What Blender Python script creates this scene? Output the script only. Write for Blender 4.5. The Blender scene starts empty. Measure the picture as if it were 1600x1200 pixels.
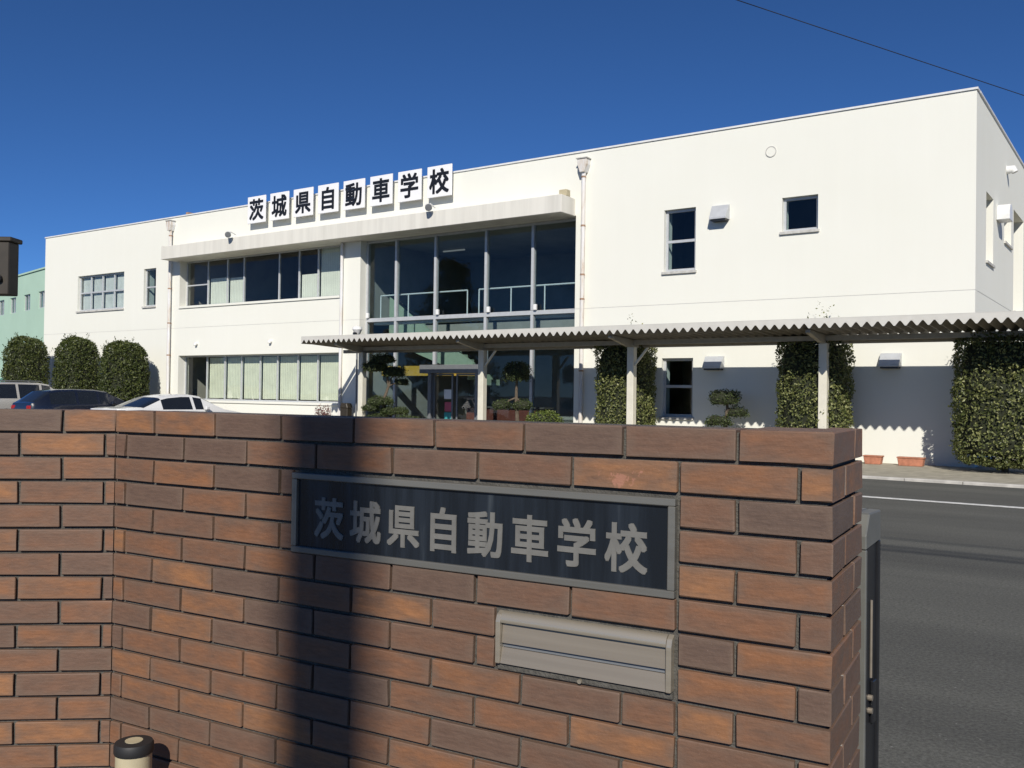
import bpy, bmesh, math, random
from mathutils import Vector, Matrix, noise
rnd = random.Random(7)
R = math.radians
scn = bpy.context.scene
col = scn.collection

# ------------------------------------------------------------------ camera, sky, sun, exposure
EYE = Vector((0, 0, 1.5))
F_PX, PITCH, ROLL, YAW = 1454.7, 0.0120, 0.0144, 0.6121      # measured on the 1600 px wide photograph
cam_d = bpy.data.cameras.new('camera')
cam_d.sensor_width = 36.0
cam_d.lens = 36.0 * F_PX / 1600.0
cam_d.clip_start = 0.05
cam_d.clip_end = 3000
cam = bpy.data.objects.new('camera', cam_d)
col.objects.link(cam)
fw = Vector((-math.sin(YAW) * math.cos(PITCH), math.cos(YAW) * math.cos(PITCH), math.sin(PITCH)))
rt0 = Vector((math.cos(YAW), math.sin(YAW), 0))
up0 = rt0.cross(fw)
rt = rt0 * math.cos(ROLL) + up0 * math.sin(ROLL)
up = -rt0 * math.sin(ROLL) + up0 * math.cos(ROLL)
m = Matrix((rt, up, -fw)).transposed().to_4x4()
m.translation = EYE
cam.matrix_world = m
scn.camera = cam

SUN_AZ, SUN_EL = R(150), R(32.5)          # clockwise from +Y; the sun stands behind the camera, to its right
sun_to = Vector((math.sin(SUN_AZ) * math.cos(SUN_EL), math.cos(SUN_AZ) * math.cos(SUN_EL), math.sin(SUN_EL)))
world = bpy.data.worlds.new('World')
scn.world = world
world.use_nodes = True
wn = world.node_tree
bg = wn.nodes['Background']
sky = wn.nodes.new('ShaderNodeTexSky')
sky.sky_type = 'NISHITA'
sky.sun_disc = False
sky.sun_elevation = SUN_EL
sky.sun_rotation = SUN_AZ
sky.altitude = 2000
sky.air_density = 0.66
sky.dust_density = 0.0
sky.ozone_density = 10.0
hsv = wn.nodes.new('ShaderNodeHueSaturation')      # the camera's colour rendering of a clear winter sky
hsv.inputs['Saturation'].default_value = 1.04
wn.links.new(sky.outputs[0], hsv.inputs['Color'])
wn.links.new(hsv.outputs[0], bg.inputs[0])
bg.inputs[1].default_value = 0.093
sl = bpy.data.lights.new('sun', 'SUN')
sl.energy = 4.8
sl.angle = R(0.53)
sl.color = (1.0, 0.945, 0.85)
so = bpy.data.objects.new('sun', sl)
col.objects.link(so)
so.rotation_euler = (-sun_to).to_track_quat('-Z', 'Y').to_euler()
so.location = (20, -30, 30)
scn.view_settings.view_transform = 'Standard'
scn.view_settings.look = 'None'
scn.view_settings.gamma = 1
scn.view_settings.exposure = 0.0
scn.view_settings.use_curve_mapping = False
scn.render.engine = 'CYCLES'
scn.cycles.use_denoising = True
scn.cycles.max_bounces = 8
scn.cycles.transparent_max_bounces = 16
scn.cycles.caustics_reflective = False
scn.cycles.caustics_refractive = False

# ------------------------------------------------------------------ materials
def new_mat(name):
    mt = bpy.data.materials.new(name)
    mt.use_nodes = True
    nt = mt.node_tree
    return mt, nt, nt.nodes['Principled BSDF']

def nd(nt, kind, **kw):
    n = nt.nodes.new(kind)
    for k, v in kw.items():
        if k in n.inputs:
            n.inputs[k].default_value = v
        else:
            setattr(n, k, v)
    return n

def ramp(nt, stops):
    r = nt.nodes.new('ShaderNodeValToRGB')
    el = r.color_ramp.elements
    while len(el) < len(stops):
        el.new(0.5)
    for e_, (p, c) in zip(el, stops):
        e_.position = p
        e_.color = (*c, 1)
    return r

def mat(name, c, rough=0.6, metal=0.0, var=0.12, scale=6.0, bump=0.0, bscale=40.0, spec=0.5, stretch=(1, 1, 1)):
    mt, nt, b = new_mat(name)
    tc = nd(nt, 'ShaderNodeTexCoord')
    mp = nd(nt, 'ShaderNodeMapping')
    mp.inputs['Scale'].default_value = stretch
    nt.links.new(tc.outputs['Object'], mp.inputs[0])
    n = nd(nt, 'ShaderNodeTexNoise', Scale=scale, Detail=6.0, Roughness=0.6)
    nt.links.new(mp.outputs[0], n.inputs['Vector'])
    lo = tuple(max(0, x * (1 - var)) for x in c)
    hi = tuple(min(1, x * (1 + var)) for x in c)
    r = ramp(nt, [(0.3, lo), (0.7, hi)])
    nt.links.new(n.outputs['Fac'], r.inputs[0])
    nt.links.new(r.outputs[0], b.inputs['Base Color'])
    b.inputs['Roughness'].default_value = rough
    b.inputs['Metallic'].default_value = metal
    b.inputs['Specular IOR Level'].default_value = spec
    if bump:
        n2 = nd(nt, 'ShaderNodeTexNoise', Scale=bscale, Detail=5.0)
        nt.links.new(mp.outputs[0], n2.inputs['Vector'])
        bp = nd(nt, 'ShaderNodeBump', Strength=bump, Distance=0.01)
        nt.links.new(n2.outputs['Fac'], bp.inputs['Height'])
        nt.links.new(bp.outputs[0], b.inputs['Normal'])
    return mt

def brick_mat(name, stain=False):
    mt, nt, b = new_mat(name)
    oi = nd(nt, 'ShaderNodeObjectInfo')
    tc = nd(nt, 'ShaderNodeTexCoord')
    add = nd(nt, 'ShaderNodeVectorMath', operation='ADD')
    mul = nd(nt, 'ShaderNodeVectorMath', operation='MULTIPLY')
    cmb = nd(nt, 'ShaderNodeCombineXYZ')
    nt.links.new(oi.outputs['Random'], cmb.inputs[0])
    nt.links.new(oi.outputs['Random'], cmb.inputs[2])
    mul.inputs[1].default_value = (57, 31, 83)
    nt.links.new(cmb.outputs[0], mul.inputs[0])
    nt.links.new(tc.outputs['Object'], add.inputs[0])
    nt.links.new(mul.outputs[0], add.inputs[1])
    base = ramp(nt, [(0.0, (0.112, 0.076, 0.060)), (0.25, (0.160, 0.088, 0.058)), (0.5, (0.205, 0.098, 0.054)),
                     (0.8, (0.245, 0.111, 0.053)), (1.0, (0.300, 0.142, 0.065))])
    nt.links.new(oi.outputs['Random'], base.inputs[0])
    # kiln flash: broad cloudy change along a brick
    mp = nd(nt, 'ShaderNodeMapping')
    mp.inputs['Scale'].default_value = (9, 16, 26)
    nt.links.new(add.outputs[0], mp.inputs[0])
    cl = nd(nt, 'ShaderNodeTexNoise', Scale=1.0, Detail=6.0, Roughness=0.55)
    nt.links.new(mp.outputs[0], cl.inputs['Vector'])
    mr = nd(nt, 'ShaderNodeMapRange')
    for i, v in enumerate((0.36, 0.66, 0.0, 0.75)):
        mr.inputs[i + 1].default_value = v
    nt.links.new(cl.outputs['Fac'], mr.inputs[0])
    mx = nd(nt, 'ShaderNodeMix', data_type='RGBA')
    nt.links.new(mr.outputs[0], mx.inputs[0])
    nt.links.new(base.outputs[0], mx.inputs[6])
    mx.inputs[7].default_value = (0.128, 0.083, 0.062, 1)
    # drag-wire streaks and speckle
    mp2 = nd(nt, 'ShaderNodeMapping')
    mp2.inputs['Scale'].default_value = (26, 60, 150)
    nt.links.new(add.outputs[0], mp2.inputs[0])
    st = nd(nt, 'ShaderNodeTexNoise', Scale=1.0, Detail=5.0, Roughness=0.65)
    nt.links.new(mp2.outputs[0], st.inputs['Vector'])
    sr = ramp(nt, [(0.25, (0.74, 0.74, 0.74)), (0.75, (1.2, 1.19, 1.16))])
    nt.links.new(st.outputs['Fac'], sr.inputs[0])
    m2 = nd(nt, 'ShaderNodeMix', data_type='RGBA', blend_type='MULTIPLY')
    m2.inputs[0].default_value = 1
    nt.links.new(mx.outputs[2], m2.inputs[6])
    nt.links.new(sr.outputs[0], m2.inputs[7])
    vo = nd(nt, 'ShaderNodeTexVoronoi', Scale=170.0)
    nt.links.new(add.outputs[0], vo.inputs['Vector'])
    vr = ramp(nt, [(0.0, (1, 1, 1)), (0.055, (1, 1, 1)), (0.10, (0, 0, 0))])
    nt.links.new(vo.outputs['Distance'], vr.inputs[0])
    vn = nd(nt, 'ShaderNodeTexNoise', Scale=23.0)
    nt.links.new(add.outputs[0], vn.inputs['Vector'])
    vg = nd(nt, 'ShaderNodeMath', operation='GREATER_THAN')
    vg.inputs[1].default_value = 0.56
    nt.links.new(vn.outputs['Fac'], vg.inputs[0])
    vm = nd(nt, 'ShaderNodeMath', operation='MULTIPLY')
    nt.links.new(vr.outputs[0], vm.inputs[0])
    nt.links.new(vg.outputs[0], vm.inputs[1])
    v5 = nd(nt, 'ShaderNodeMath', operation='MULTIPLY')
    v5.inputs[1].default_value = 0.5
    nt.links.new(vm.outputs[0], v5.inputs[0])
    m3 = nd(nt, 'ShaderNodeMix', data_type='RGBA')
    nt.links.new(v5.outputs[0], m3.inputs[0])
    nt.links.new(m2.outputs[2], m3.inputs[6])
    m3.inputs[7].default_value = (0.42, 0.34, 0.28, 1)
    # the rims of a brick are burnt greyer than its middle
    sg = nd(nt, 'ShaderNodeSeparateXYZ')
    nt.links.new(tc.outputs['Generated'], sg.inputs[0])
    def rim(sock, w_):
        a_ = nd(nt, 'ShaderNodeMath', operation='SUBTRACT')
        a_.inputs[1].default_value = 0.5
        nt.links.new(sock, a_.inputs[0])
        b2 = nd(nt, 'ShaderNodeMath', operation='ABSOLUTE')
        nt.links.new(a_.outputs[0], b2.inputs[0])
        c2 = nd(nt, 'ShaderNodeMapRange')
        for i, v in enumerate((0.5 - w_, 0.5, 0.0, 1.0)):
            c2.inputs[i + 1].default_value = v
        nt.links.new(b2.outputs[0], c2.inputs[0])
        return c2.outputs[0]
    rmx = nd(nt, 'ShaderNodeMath', operation='MAXIMUM')
    nt.links.new(rim(sg.outputs[0], 0.11), rmx.inputs[0])
    nt.links.new(rim(sg.outputs[2], 0.26), rmx.inputs[1])
    rn = nd(nt, 'ShaderNodeMath', operation='MULTIPLY')
    nt.links.new(rmx.outputs[0], rn.inputs[0])
    nt.links.new(cl.outputs['Fac'], rn.inputs[1])
    m6 = nd(nt, 'ShaderNodeMix', data_type='RGBA')
    nt.links.new(rn.outputs[0], m6.inputs[0])
    nt.links.new(m3.outputs[2], m6.inputs[6])
    m6.inputs[7].default_value = (0.160, 0.113, 0.084, 1)
    out = m6.outputs[2]
    if stain:
        sn = nd(nt, 'ShaderNodeTexNoise', Scale=42.0, Detail=6.0, Roughness=0.7)
        nt.links.new(tc.outputs['Object'], sn.inputs['Vector'])
        gr = nd(nt, 'ShaderNodeVectorMath', operation='LENGTH')
        mp3 = nd(nt, 'ShaderNodeMapping')
        mp3.inputs['Scale'].default_value = (30, 1, 40)
        mp3.inputs['Location'].default_value = (0.2, 0, 0.35)
        nt.links.new(tc.outputs['Object'], mp3.inputs[0])
        nt.links.new(mp3.outputs[0], gr.inputs[0])
        ds = nd(nt, 'ShaderNodeMath', operation='SUBTRACT')
        nt.links.new(sn.outputs['Fac'], ds.inputs[0])
        g2 = nd(nt, 'ShaderNodeMath', operation='MULTIPLY')
        g2.inputs[1].default_value = 0.10
        nt.links.new(gr.outputs['Value'], g2.inputs[0])
        nt.links.new(g2.outputs[0], ds.inputs[1])
        mr3 = nd(nt, 'ShaderNodeMapRange')
        for i, v in enumerate((0.45, 0.50, 0.0, 0.75)):
            mr3.inputs[i + 1].default_value = v
        nt.links.new(ds.outputs[0], mr3.inputs[0])
        m4 = nd(nt, 'ShaderNodeMix', data_type='RGBA')
        nt.links.new(mr3.outputs[0], m4.inputs[0])
        nt.links.new(out, m4.inputs[6])
        m4.inputs[7].default_value = (0.36, 0.17, 0.115, 1)
        out = m4.outputs[2]
    nt.links.new(out, b.inputs['Base Color'])
    b.inputs['Roughness'].default_value = 0.62
    b.inputs['Specular IOR Level'].default_value = 0.35
    bn = nd(nt, 'ShaderNodeTexNoise', Scale=130.0, Detail=4.0)
    nt.links.new(add.outputs[0], bn.inputs['Vector'])
    ba = nd(nt, 'ShaderNodeMath', operation='ADD')
    nt.links.new(bn.outputs['Fac'], ba.inputs[0])
    nt.links.new(st.outputs['Fac'], ba.inputs[1])
    bp = nd(nt, 'ShaderNodeBump', Strength=0.3, Distance=0.0025)
    nt.links.new(ba.outputs[0], bp.inputs['Height'])
    nt.links.new(bp.outputs[0], b.inputs['Normal'])
    return mt

def stucco_mat(name, c, low=0.985):
    mt, nt, b = new_mat(name)
    tc = nd(nt, 'ShaderNodeTexCoord')
    mp = nd(nt, 'ShaderNodeMapping')
    mp.inputs['Scale'].default_value = (3.0, 3.0, 0.18)           # rain streaks run down the wall
    nt.links.new(tc.outputs['Object'], mp.inputs[0])
    n = nd(nt, 'ShaderNodeTexNoise', Scale=1.0, Detail=6.0, Roughness=0.62)
    nt.links.new(mp.outputs[0], n.inputs['Vector'])
    r = ramp(nt, [(0.2, tuple(x * low for x in c)), (0.6, c), (0.8, tuple(min(1, x * 1.02) for x in c))])
    nt.links.new(n.outputs['Fac'], r.inputs[0])
    n3 = nd(nt, 'ShaderNodeTexNoise', Scale=0.35, Detail=4.0)
    nt.links.new(tc.outputs['Object'], n3.inputs['Vector'])
    r3 = ramp(nt, [(0.3, (0.975, 0.975, 0.965)), (0.7, (1, 1, 1))])
    nt.links.new(n3.outputs['Fac'], r3.inputs[0])
    mx = nd(nt, 'ShaderNodeMix', data_type='RGBA', blend_type='MULTIPLY')
    mx.inputs[0].default_value = 1
    nt.links.new(r.outputs[0], mx.inputs[6])
    nt.links.new(r3.outputs[0], mx.inputs[7])
    nt.links.new(mx.outputs[2], b.inputs['Base Color'])
    b.inputs['Roughness'].default_value = 0.85
    b.inputs['Specular IOR Level'].default_value = 0.2
    n2 = nd(nt, 'ShaderNodeTexNoise', Scale=60.0, Detail=3.0)
    nt.links.new(tc.outputs['Object'], n2.inputs['Vector'])
    bp = nd(nt, 'ShaderNodeBump', Strength=0.15, Distance=0.004)
    nt.links.new(n2.outputs['Fac'], bp.inputs['Height'])
    nt.links.new(bp.outputs[0], b.inputs['Normal'])
    return mt

def asphalt_mat():
    mt, nt, b = new_mat('asphalt')
    tc = nd(nt, 'ShaderNodeTexCoord')
    n = nd(nt, 'ShaderNodeTexNoise', Scale=260.0, Detail=3.0, Roughness=0.7)
    nt.links.new(tc.outputs['Object'], n.inputs['Vector'])
    r = ramp(nt, [(0.3, (0.075, 0.075, 0.069)), (0.62, (0.118, 0.117, 0.107)), (0.75, (0.20, 0.197, 0.18))])
    nt.links.new(n.outputs['Fac'], r.inputs[0])
    mp = nd(nt, 'ShaderNodeMapping')
    mp.inputs['Scale'].default_value = (0.12, 0.9, 1)             # wheel tracks along the road
    nt.links.new(tc.outputs['Object'], mp.inputs[0])
    n2 = nd(nt, 'ShaderNodeTexNoise', Scale=1.0, Detail=5.0, Roughness=0.6)
    nt.links.new(mp.outputs[0], n2.inputs['Vector'])
    r2 = ramp(nt, [(0.3, (0.76, 0.76, 0.77)), (0.7, (1.2, 1.2, 1.18))])
    nt.links.new(n2.outputs['Fac'], r2.inputs[0])
    mx = nd(nt, 'ShaderNodeMix', data_type='RGBA', blend_type='MULTIPLY')
    mx.inputs[0].default_value = 1
    nt.links.new(r.outputs[0], mx.inputs[6])
    nt.links.new(r2.outputs[0], mx.inputs[7])
    vo = nd(nt, 'ShaderNodeTexVoronoi', Scale=9.0)
    nt.links.new(tc.outputs['Object'], vo.inputs['Vector'])
    vr = ramp(nt, [(0.0, (1, 1, 1)), (0.035, (1, 1, 1)), (0.06, (0, 0, 0))])
    nt.links.new(vo.outputs['Distance'], vr.inputs[0])
    m3 = nd(nt, 'ShaderNodeMix', data_type='RGBA')
    nt.links.new(vr.outputs[0], m3.inputs[0])
    nt.links.new(mx.outputs[2], m3.inputs[6])
    m3.inputs[7].default_value = (0.22, 0.215, 0.20, 1)
    g1 = nd(nt, 'ShaderNodeTexNoise', Scale=48.0, Detail=5.0, Roughness=0.75)
    nt.links.new(tc.outputs['Object'], g1.inputs['Vector'])
    gr1 = ramp(nt, [(0.34, (0.62, 0.62, 0.61)), (0.66, (1.52, 1.52, 1.48))])
    nt.links.new(g1.outputs['Fac'], gr1.inputs[0])
    m5 = nd(nt, 'ShaderNodeMix', data_type='RGBA', blend_type='MULTIPLY')
    m5.inputs[0].default_value = 1
    nt.links.new(m3.outputs[2], m5.inputs[6])
    nt.links.new(gr1.outputs[0], m5.inputs[7])
    nt.links.new(m5.outputs[2], b.inputs['Base Color'])
    b.inputs['Roughness'].default_value = 0.9
    b.inputs['Specular IOR Level'].default_value = 0.25
    bp = nd(nt, 'ShaderNodeBump', Strength=0.5, Distance=0.006)
    nt.links.new(n.outputs['Fac'], bp.inputs['Height'])
    nt.links.new(bp.outputs[0], b.inputs['Normal'])
    return mt

def glass_mat(name, tint, rough=0.0, ior=1.56):
    mt, nt, b = new_mat(name)
    nt.nodes.remove(b)
    out = nt.nodes['Material Output']
    fr = nd(nt, 'ShaderNodeFresnel', IOR=ior)
    tr = nd(nt, 'ShaderNodeBsdfTransparent')
    tr.inputs[0].default_value = (*tint, 1)
    gl = nd(nt, 'ShaderNodeBsdfGlossy', Roughness=rough)
    tc = nd(nt, 'ShaderNodeTexCoord')
    nz = nd(nt, 'ShaderNodeTexNoise', Scale=0.7, Detail=1.0)
    nt.links.new(tc.outputs['Object'], nz.inputs['Vector'])
    bp = nd(nt, 'ShaderNodeBump', Strength=0.03, Distance=0.05)   # float glass is never quite flat
    nt.links.new(nz.outputs['Fac'], bp.inputs['Height'])
    nt.links.new(bp.outputs[0], gl.inputs['Normal'])
    mx = nd(nt, 'ShaderNodeMixShader')
    ge = nd(nt, 'ShaderNodeNewGeometry')                          # only the outer face mirrors
    inv = nd(nt, 'ShaderNodeMath', operation='SUBTRACT')
    inv.inputs[0].default_value = 1.0
    nt.links.new(ge.outputs['Backfacing'], inv.inputs[1])
    ml = nd(nt, 'ShaderNodeMath', operation='MULTIPLY')
    nt.links.new(fr.outputs[0], ml.inputs[0])
    nt.links.new(inv.outputs[0], ml.inputs[1])
    nt.links.new(ml.outputs[0], mx.inputs[0])
    nt.links.new(tr.outputs[0], mx.inputs[1])
    nt.links.new(gl.outputs[0], mx.inputs[2])
    nt.links.new(mx.outputs[0], out.inputs[0])
    return mt

def leaf_mat(name, c1, c2, c3):
    mt, nt, b = new_mat(name)
    ge = nd(nt, 'ShaderNodeNewGeometry')
    r = ramp(nt, [(0.0, c1), (0.5, c2), (1.0, c3)])
    nt.links.new(ge.outputs['Random Per Island'], r.inputs[0])
    nt.links.new(r.outputs[0], b.inputs['Base Color'])
    b.inputs['Roughness'].default_value = 0.45
    b.inputs['Specular IOR Level'].default_value = 0.4
    tl = nd(nt, 'ShaderNodeBsdfTranslucent')
    nt.links.new(r.outputs[0], tl.inputs[0])
    mx = nd(nt, 'ShaderNodeMixShader')
    mx.inputs[0].default_value = 0.18
    nt.links.new(b.outputs[0], mx.inputs[1])
    nt.links.new(tl.outputs[0], mx.inputs[2])
    nt.links.new(mx.outputs[0], nt.nodes['Material Output'].inputs[0])
    return mt

M = {}
M['brick'] = brick_mat('brick_clay')
M['brick_stain'] = brick_mat('brick_clay_stained', True)
M['mortar'] = mat('mortar', (0.085, 0.08, 0.07), 0.95, var=0.3, scale=30, bump=0.6, bscale=150)
M['pointing'] = mat('pale_pointing', (0.42, 0.39, 0.34), 0.95, var=0.3, scale=40)
M['wall'] = stucco_mat('painted_stucco', (0.785, 0.782, 0.715))
M['slab'] = stucco_mat('painted_concrete', (0.72, 0.70, 0.64), 0.80)
M['cap'] = mat('cap_metal', (0.72, 0.72, 0.71), 0.4, 0.0, 0.08)
M['alu'] = mat('aluminium', (0.50, 0.515, 0.53), 0.4, 0.15, 0.08)
M['alu_dark'] = mat('grey_aluminium', (0.20, 0.21, 0.22), 0.45, 0.3, 0.1)
M['sill'] = mat('concrete_sill', (0.50, 0.49, 0.46), 0.85, var=0.2, scale=9)
M['groove'] = mat('joint_sealant', (0.58, 0.57, 0.54), 0.9)
M['glass'] = glass_mat('window_glass', (0.94, 0.96, 0.945))
M['glass_dark'] = glass_mat('tinted_glass', (0.80, 0.86, 0.87))
M['frosted'] = mat('frosted_film', (0.70, 0.74, 0.74), 0.5, var=0.1, scale=3)
M['blind'] = mat('blind_slats', (0.74, 0.75, 0.61), 0.8, var=0.08, scale=3)
M['blind_wh'] = mat('white_blind', (0.76, 0.78, 0.71), 0.8, var=0.06, scale=3)
M['int_dark'] = mat('interior_wall', (0.36, 0.345, 0.315), 0.9, var=0.2, scale=0.8)
M['int_floor'] = mat('interior_floor', (0.10, 0.09, 0.08), 0.5, var=0.2)
M['stair'] = mat('pale_green_paint', (0.36, 0.44, 0.33), 0.8, var=0.08)
M['white'] = mat('white_paint', (0.80, 0.80, 0.79), 0.45, var=0.05)
M['sign_white'] = mat('sign_face', (0.84, 0.84, 0.85), 0.35, var=0.03)
M['black'] = mat('black_paint', (0.012, 0.012, 0.014), 0.4, var=0.2)
M['canopy'] = mat('galvanised_sheet', (0.52, 0.51, 0.47), 0.5, 0.15, 0.12, 3)
M['roof_sheet'] = mat('aged_shade_dark_sheet', (0.20, 0.18, 0.145), 0.6, 0.1, 0.2, 3)  # older sheet, its colour also darkened for the shade under the canopy
M['flash'] = mat('pale_flashing', (0.58, 0.565, 0.52), 0.55, 0.0, 0.06, 3)
M['post'] = mat('cream_steel', (0.66, 0.63, 0.53), 0.5, 0, 0.06)
M['beam'] = mat('beam_paint', (0.36, 0.33, 0.27), 0.6, 0, 0.12)
M['pipe'] = mat('downpipe_paint', (0.70, 0.70, 0.71), 0.5, 0, 0.08, 4, stretch=(1, 1, 0.3))
def pipe_mat():
    mt, nt, b = new_mat('weathered_downpipe')
    tc = nd(nt, 'ShaderNodeTexCoord')
    mp = nd(nt, 'ShaderNodeMapping')
    mp.inputs['Scale'].default_value = (5, 5, 0.9)
    nt.links.new(tc.outputs['Object'], mp.inputs[0])
    n = nd(nt, 'ShaderNodeTexNoise', Scale=1.0, Detail=7.0, Roughness=0.68)
    nt.links.new(mp.outputs[0], n.inputs['Vector'])
    r = ramp(nt, [(0.40, (0.70, 0.70, 0.71)), (0.56, (0.64, 0.60, 0.55)), (0.66, (0.50, 0.38, 0.28)), (0.8, (0.34, 0.22, 0.15))])
    nt.links.new(n.outputs['Fac'], r.inputs[0])
    nt.links.new(r.outputs[0], b.inputs['Base Color'])
    b.inputs['Roughness'].default_value = 0.6
    return mt
M['pipe'] = pipe_mat()
M['rust'] = mat('rusty_band', (0.34, 0.22, 0.15), 0.8, 0, 0.4, 20)
M['steel'] = mat('stainless_steel', (0.27, 0.232, 0.185), 0.40, 0.35, 0.12, 3, stretch=(0.3, 1, 14))
M['steel_b'] = mat('brushed_steel', (0.40, 0.355, 0.285), 0.30, 0.5, 0.12, 2, stretch=(0.3, 1, 20))
M['frame_steel'] = mat('weathered_steel', (0.20, 0.195, 0.175), 0.38, 0.45, 0.18, 3, stretch=(0.3, 1, 6))
M['letter'] = mat('letter_grey', (0.18, 0.175, 0.16), 0.5, 0.2, 0.15, 20)
M['gate_grey'] = mat('gate_grey', (0.165, 0.165, 0.15), 0.5, 0.3, 0.12, 12)
M['gate_dark'] = mat('gate_dark', (0.018, 0.019, 0.022), 0.35, 0.2, 0.2)
M['asphalt'] = asphalt_mat()
M['kerb'] = mat('kerb_concrete', (0.46, 0.44, 0.40), 0.9, var=0.2, scale=5, bump=0.3)
M['paving'] = mat('paving', (0.37, 0.34, 0.27), 0.92, var=0.25, scale=4, bump=0.4, bscale=60)
M['line'] = mat('road_paint', (0.66, 0.66, 0.64), 0.7, var=0.25, scale=10)
M['terra'] = mat('terracotta', (0.42, 0.17, 0.10), 0.85, var=0.25, scale=8)
M['green_bld'] = mat('mint_cladding', (0.43, 0.60, 0.48), 0.7, var=0.05, scale=0.4)
M['teal'] = mat('teal_band', (0.16, 0.42, 0.36), 0.7, var=0.08)
M['brown'] = mat('brown_metal', (0.038, 0.031, 0.022), 0.5, 0.1, 0.2, 5)
M['conc_pole'] = mat('pole_concrete', (0.36, 0.35, 0.33), 0.9, var=0.12, scale=4)
M['cable'] = mat('cable_rubber', (0.02, 0.02, 0.022), 0.6)
M['leaf_dark'] = leaf_mat('hedge_leaf', (0.026, 0.04, 0.008), (0.06, 0.08, 0.018), (0.115, 0.13, 0.034))
M['leaf_mid'] = leaf_mat('clipped_leaf', (0.05, 0.066, 0.018), (0.13, 0.15, 0.045), (0.27, 0.275, 0.11))
M['leaf_pine'] = leaf_mat('pine_needle', (0.025, 0.04, 0.012), (0.055, 0.078, 0.022), (0.09, 0.115, 0.038))
M['leaf_bright'] = leaf_mat('bright_leaf', (0.06, 0.09, 0.015), (0.11, 0.15, 0.028), (0.17, 0.20, 0.05))
M['leaf_red'] = leaf_mat('red_leaf', (0.07, 0.015, 0.02), (0.16, 0.05, 0.05), (0.26, 0.13, 0.10))
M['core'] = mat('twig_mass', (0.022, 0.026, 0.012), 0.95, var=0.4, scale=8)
M['bark'] = mat('bark', (0.11, 0.085, 0.06), 0.95, var=0.35, scale=14, bump=0.6)
M['marker'] = mat('ivory_plastic', (0.47, 0.41, 0.27), 0.5, var=0.1, scale=12)
M['rubber'] = mat('black_rubber', (0.016, 0.016, 0.017), 0.6)
M['rim'] = mat('wheel_alloy', (0.45, 0.45, 0.46), 0.35, 0.7)
M['car_glass'] = mat('car_glass', (0.014, 0.017, 0.022), 0.04, 0, 0.1, spec=0.6)
M['lamp_red'] = mat('tail_lamp_red', (0.35, 0.012, 0.01), 0.15)
M['lamp_clear'] = mat('clear_lamp', (0.6, 0.63, 0.66), 0.12, 0.2)
M['plate'] = mat('number_plate_white', (0.75, 0.76, 0.74), 0.5)
def lit_tube():
    mt, nt, b = new_mat('lit_fluorescent_tube')
    b.inputs['Base Color'].default_value = (.8, .8, .78, 1)
    b.inputs['Emission Color'].default_value = (1.0, 0.97, 0.9, 1)
    b.inputs['Emission Strength'].default_value = 0.15
    return mt
M['tube_lit'] = lit_tube()
M['wood_red'] = mat('red_brown_counter', (0.16, 0.045, 0.03), 0.5, var=0.2)
M['yellow'] = mat('yellow_banner', (0.58, 0.34, 0.05), 0.6, var=0.08)
M['teal_poster'] = mat('poster_teal', (0.05, 0.32, 0.33), 0.6)
M['pink_poster'] = mat('poster_pink', (0.5, 0.10, 0.15), 0.6)

def paint(name, c):
    mt, nt, b = new_mat(name)
    n = nd(nt, 'ShaderNodeTexNoise', Scale=2.0, Detail=3.0)
    r = ramp(nt, [(0.3, tuple(x * 0.95 for x in c)), (0.7, c)])
    nt.links.new(n.outputs['Fac'], r.inputs[0])
    nt.links.new(r.outputs[0], b.inputs['Base Color'])
    b.inputs['Roughness'].default_value = 0.3
    b.inputs['Coat Weight'].default_value = 0.8
    b.inputs['Coat Roughness'].default_value = 0.04
    return mt

def plaque_mat():
    mt, nt, b = new_mat('dark_plaque')
    tc = nd(nt, 'ShaderNodeTexCoord')
    mp = nd(nt, 'ShaderNodeMapping')
    mp.inputs['Scale'].default_value = (22, 1, 1.6)
    nt.links.new(tc.outputs['Object'], mp.inputs[0])
    n = nd(nt, 'ShaderNodeTexNoise', Scale=1.0, Detail=5.0, Roughness=0.6)
    nt.links.new(mp.outputs[0], n.inputs['Vector'])
    r = ramp(nt, [(0.40, (0.010, 0.013, 0.018)), (0.62, (0.017, 0.022, 0.030)), (0.80, (0.05, 0.06, 0.07))])
    nt.links.new(n.outputs['Fac'], r.inputs[0])
    nt.links.new(r.outputs[0], b.inputs['Base Color'])
    rr = ramp(nt, [(0.3, (0.16,) * 3), (0.8, (0.4,) * 3)])
    nt.links.new(n.outputs['Fac'], rr.inputs[0])
    nt.links.new(rr.outputs[0], b.inputs['Roughness'])
    return mt
M['plaque'] = plaque_mat()

# ------------------------------------------------------------------ mesh helpers
def link(name, me, mt=None, parent=None, loc=None, rotz=0.0):
    o = bpy.data.objects.new(name, me)
    col.objects.link(o)
    if mt is not None:
        if not me.materials:
            me.materials.append(M[mt] if isinstance(mt, str) else mt)
    if loc is not None:
        o.location = loc
    o.rotation_euler = (0, 0, rotz)
    if parent is not None:
        o.parent = parent
    return o

def thing(name, label, cat, loc=(0, 0, 0), rotz=0.0, group=None):
    o = bpy.data.objects.new(name, None)
    o.empty_display_size = 0.2
    col.objects.link(o)
    o.location = loc
    o.rotation_euler = (0, 0, rotz)
    tag(o, label, cat, group)
    return o

def tag(o, label, cat, group=None):
    o['label'] = label
    o['category'] = cat
    if group:
        o['group'] = group
    return o

def struct(o):
    o['kind'] = 'structure'
    return o

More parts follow.
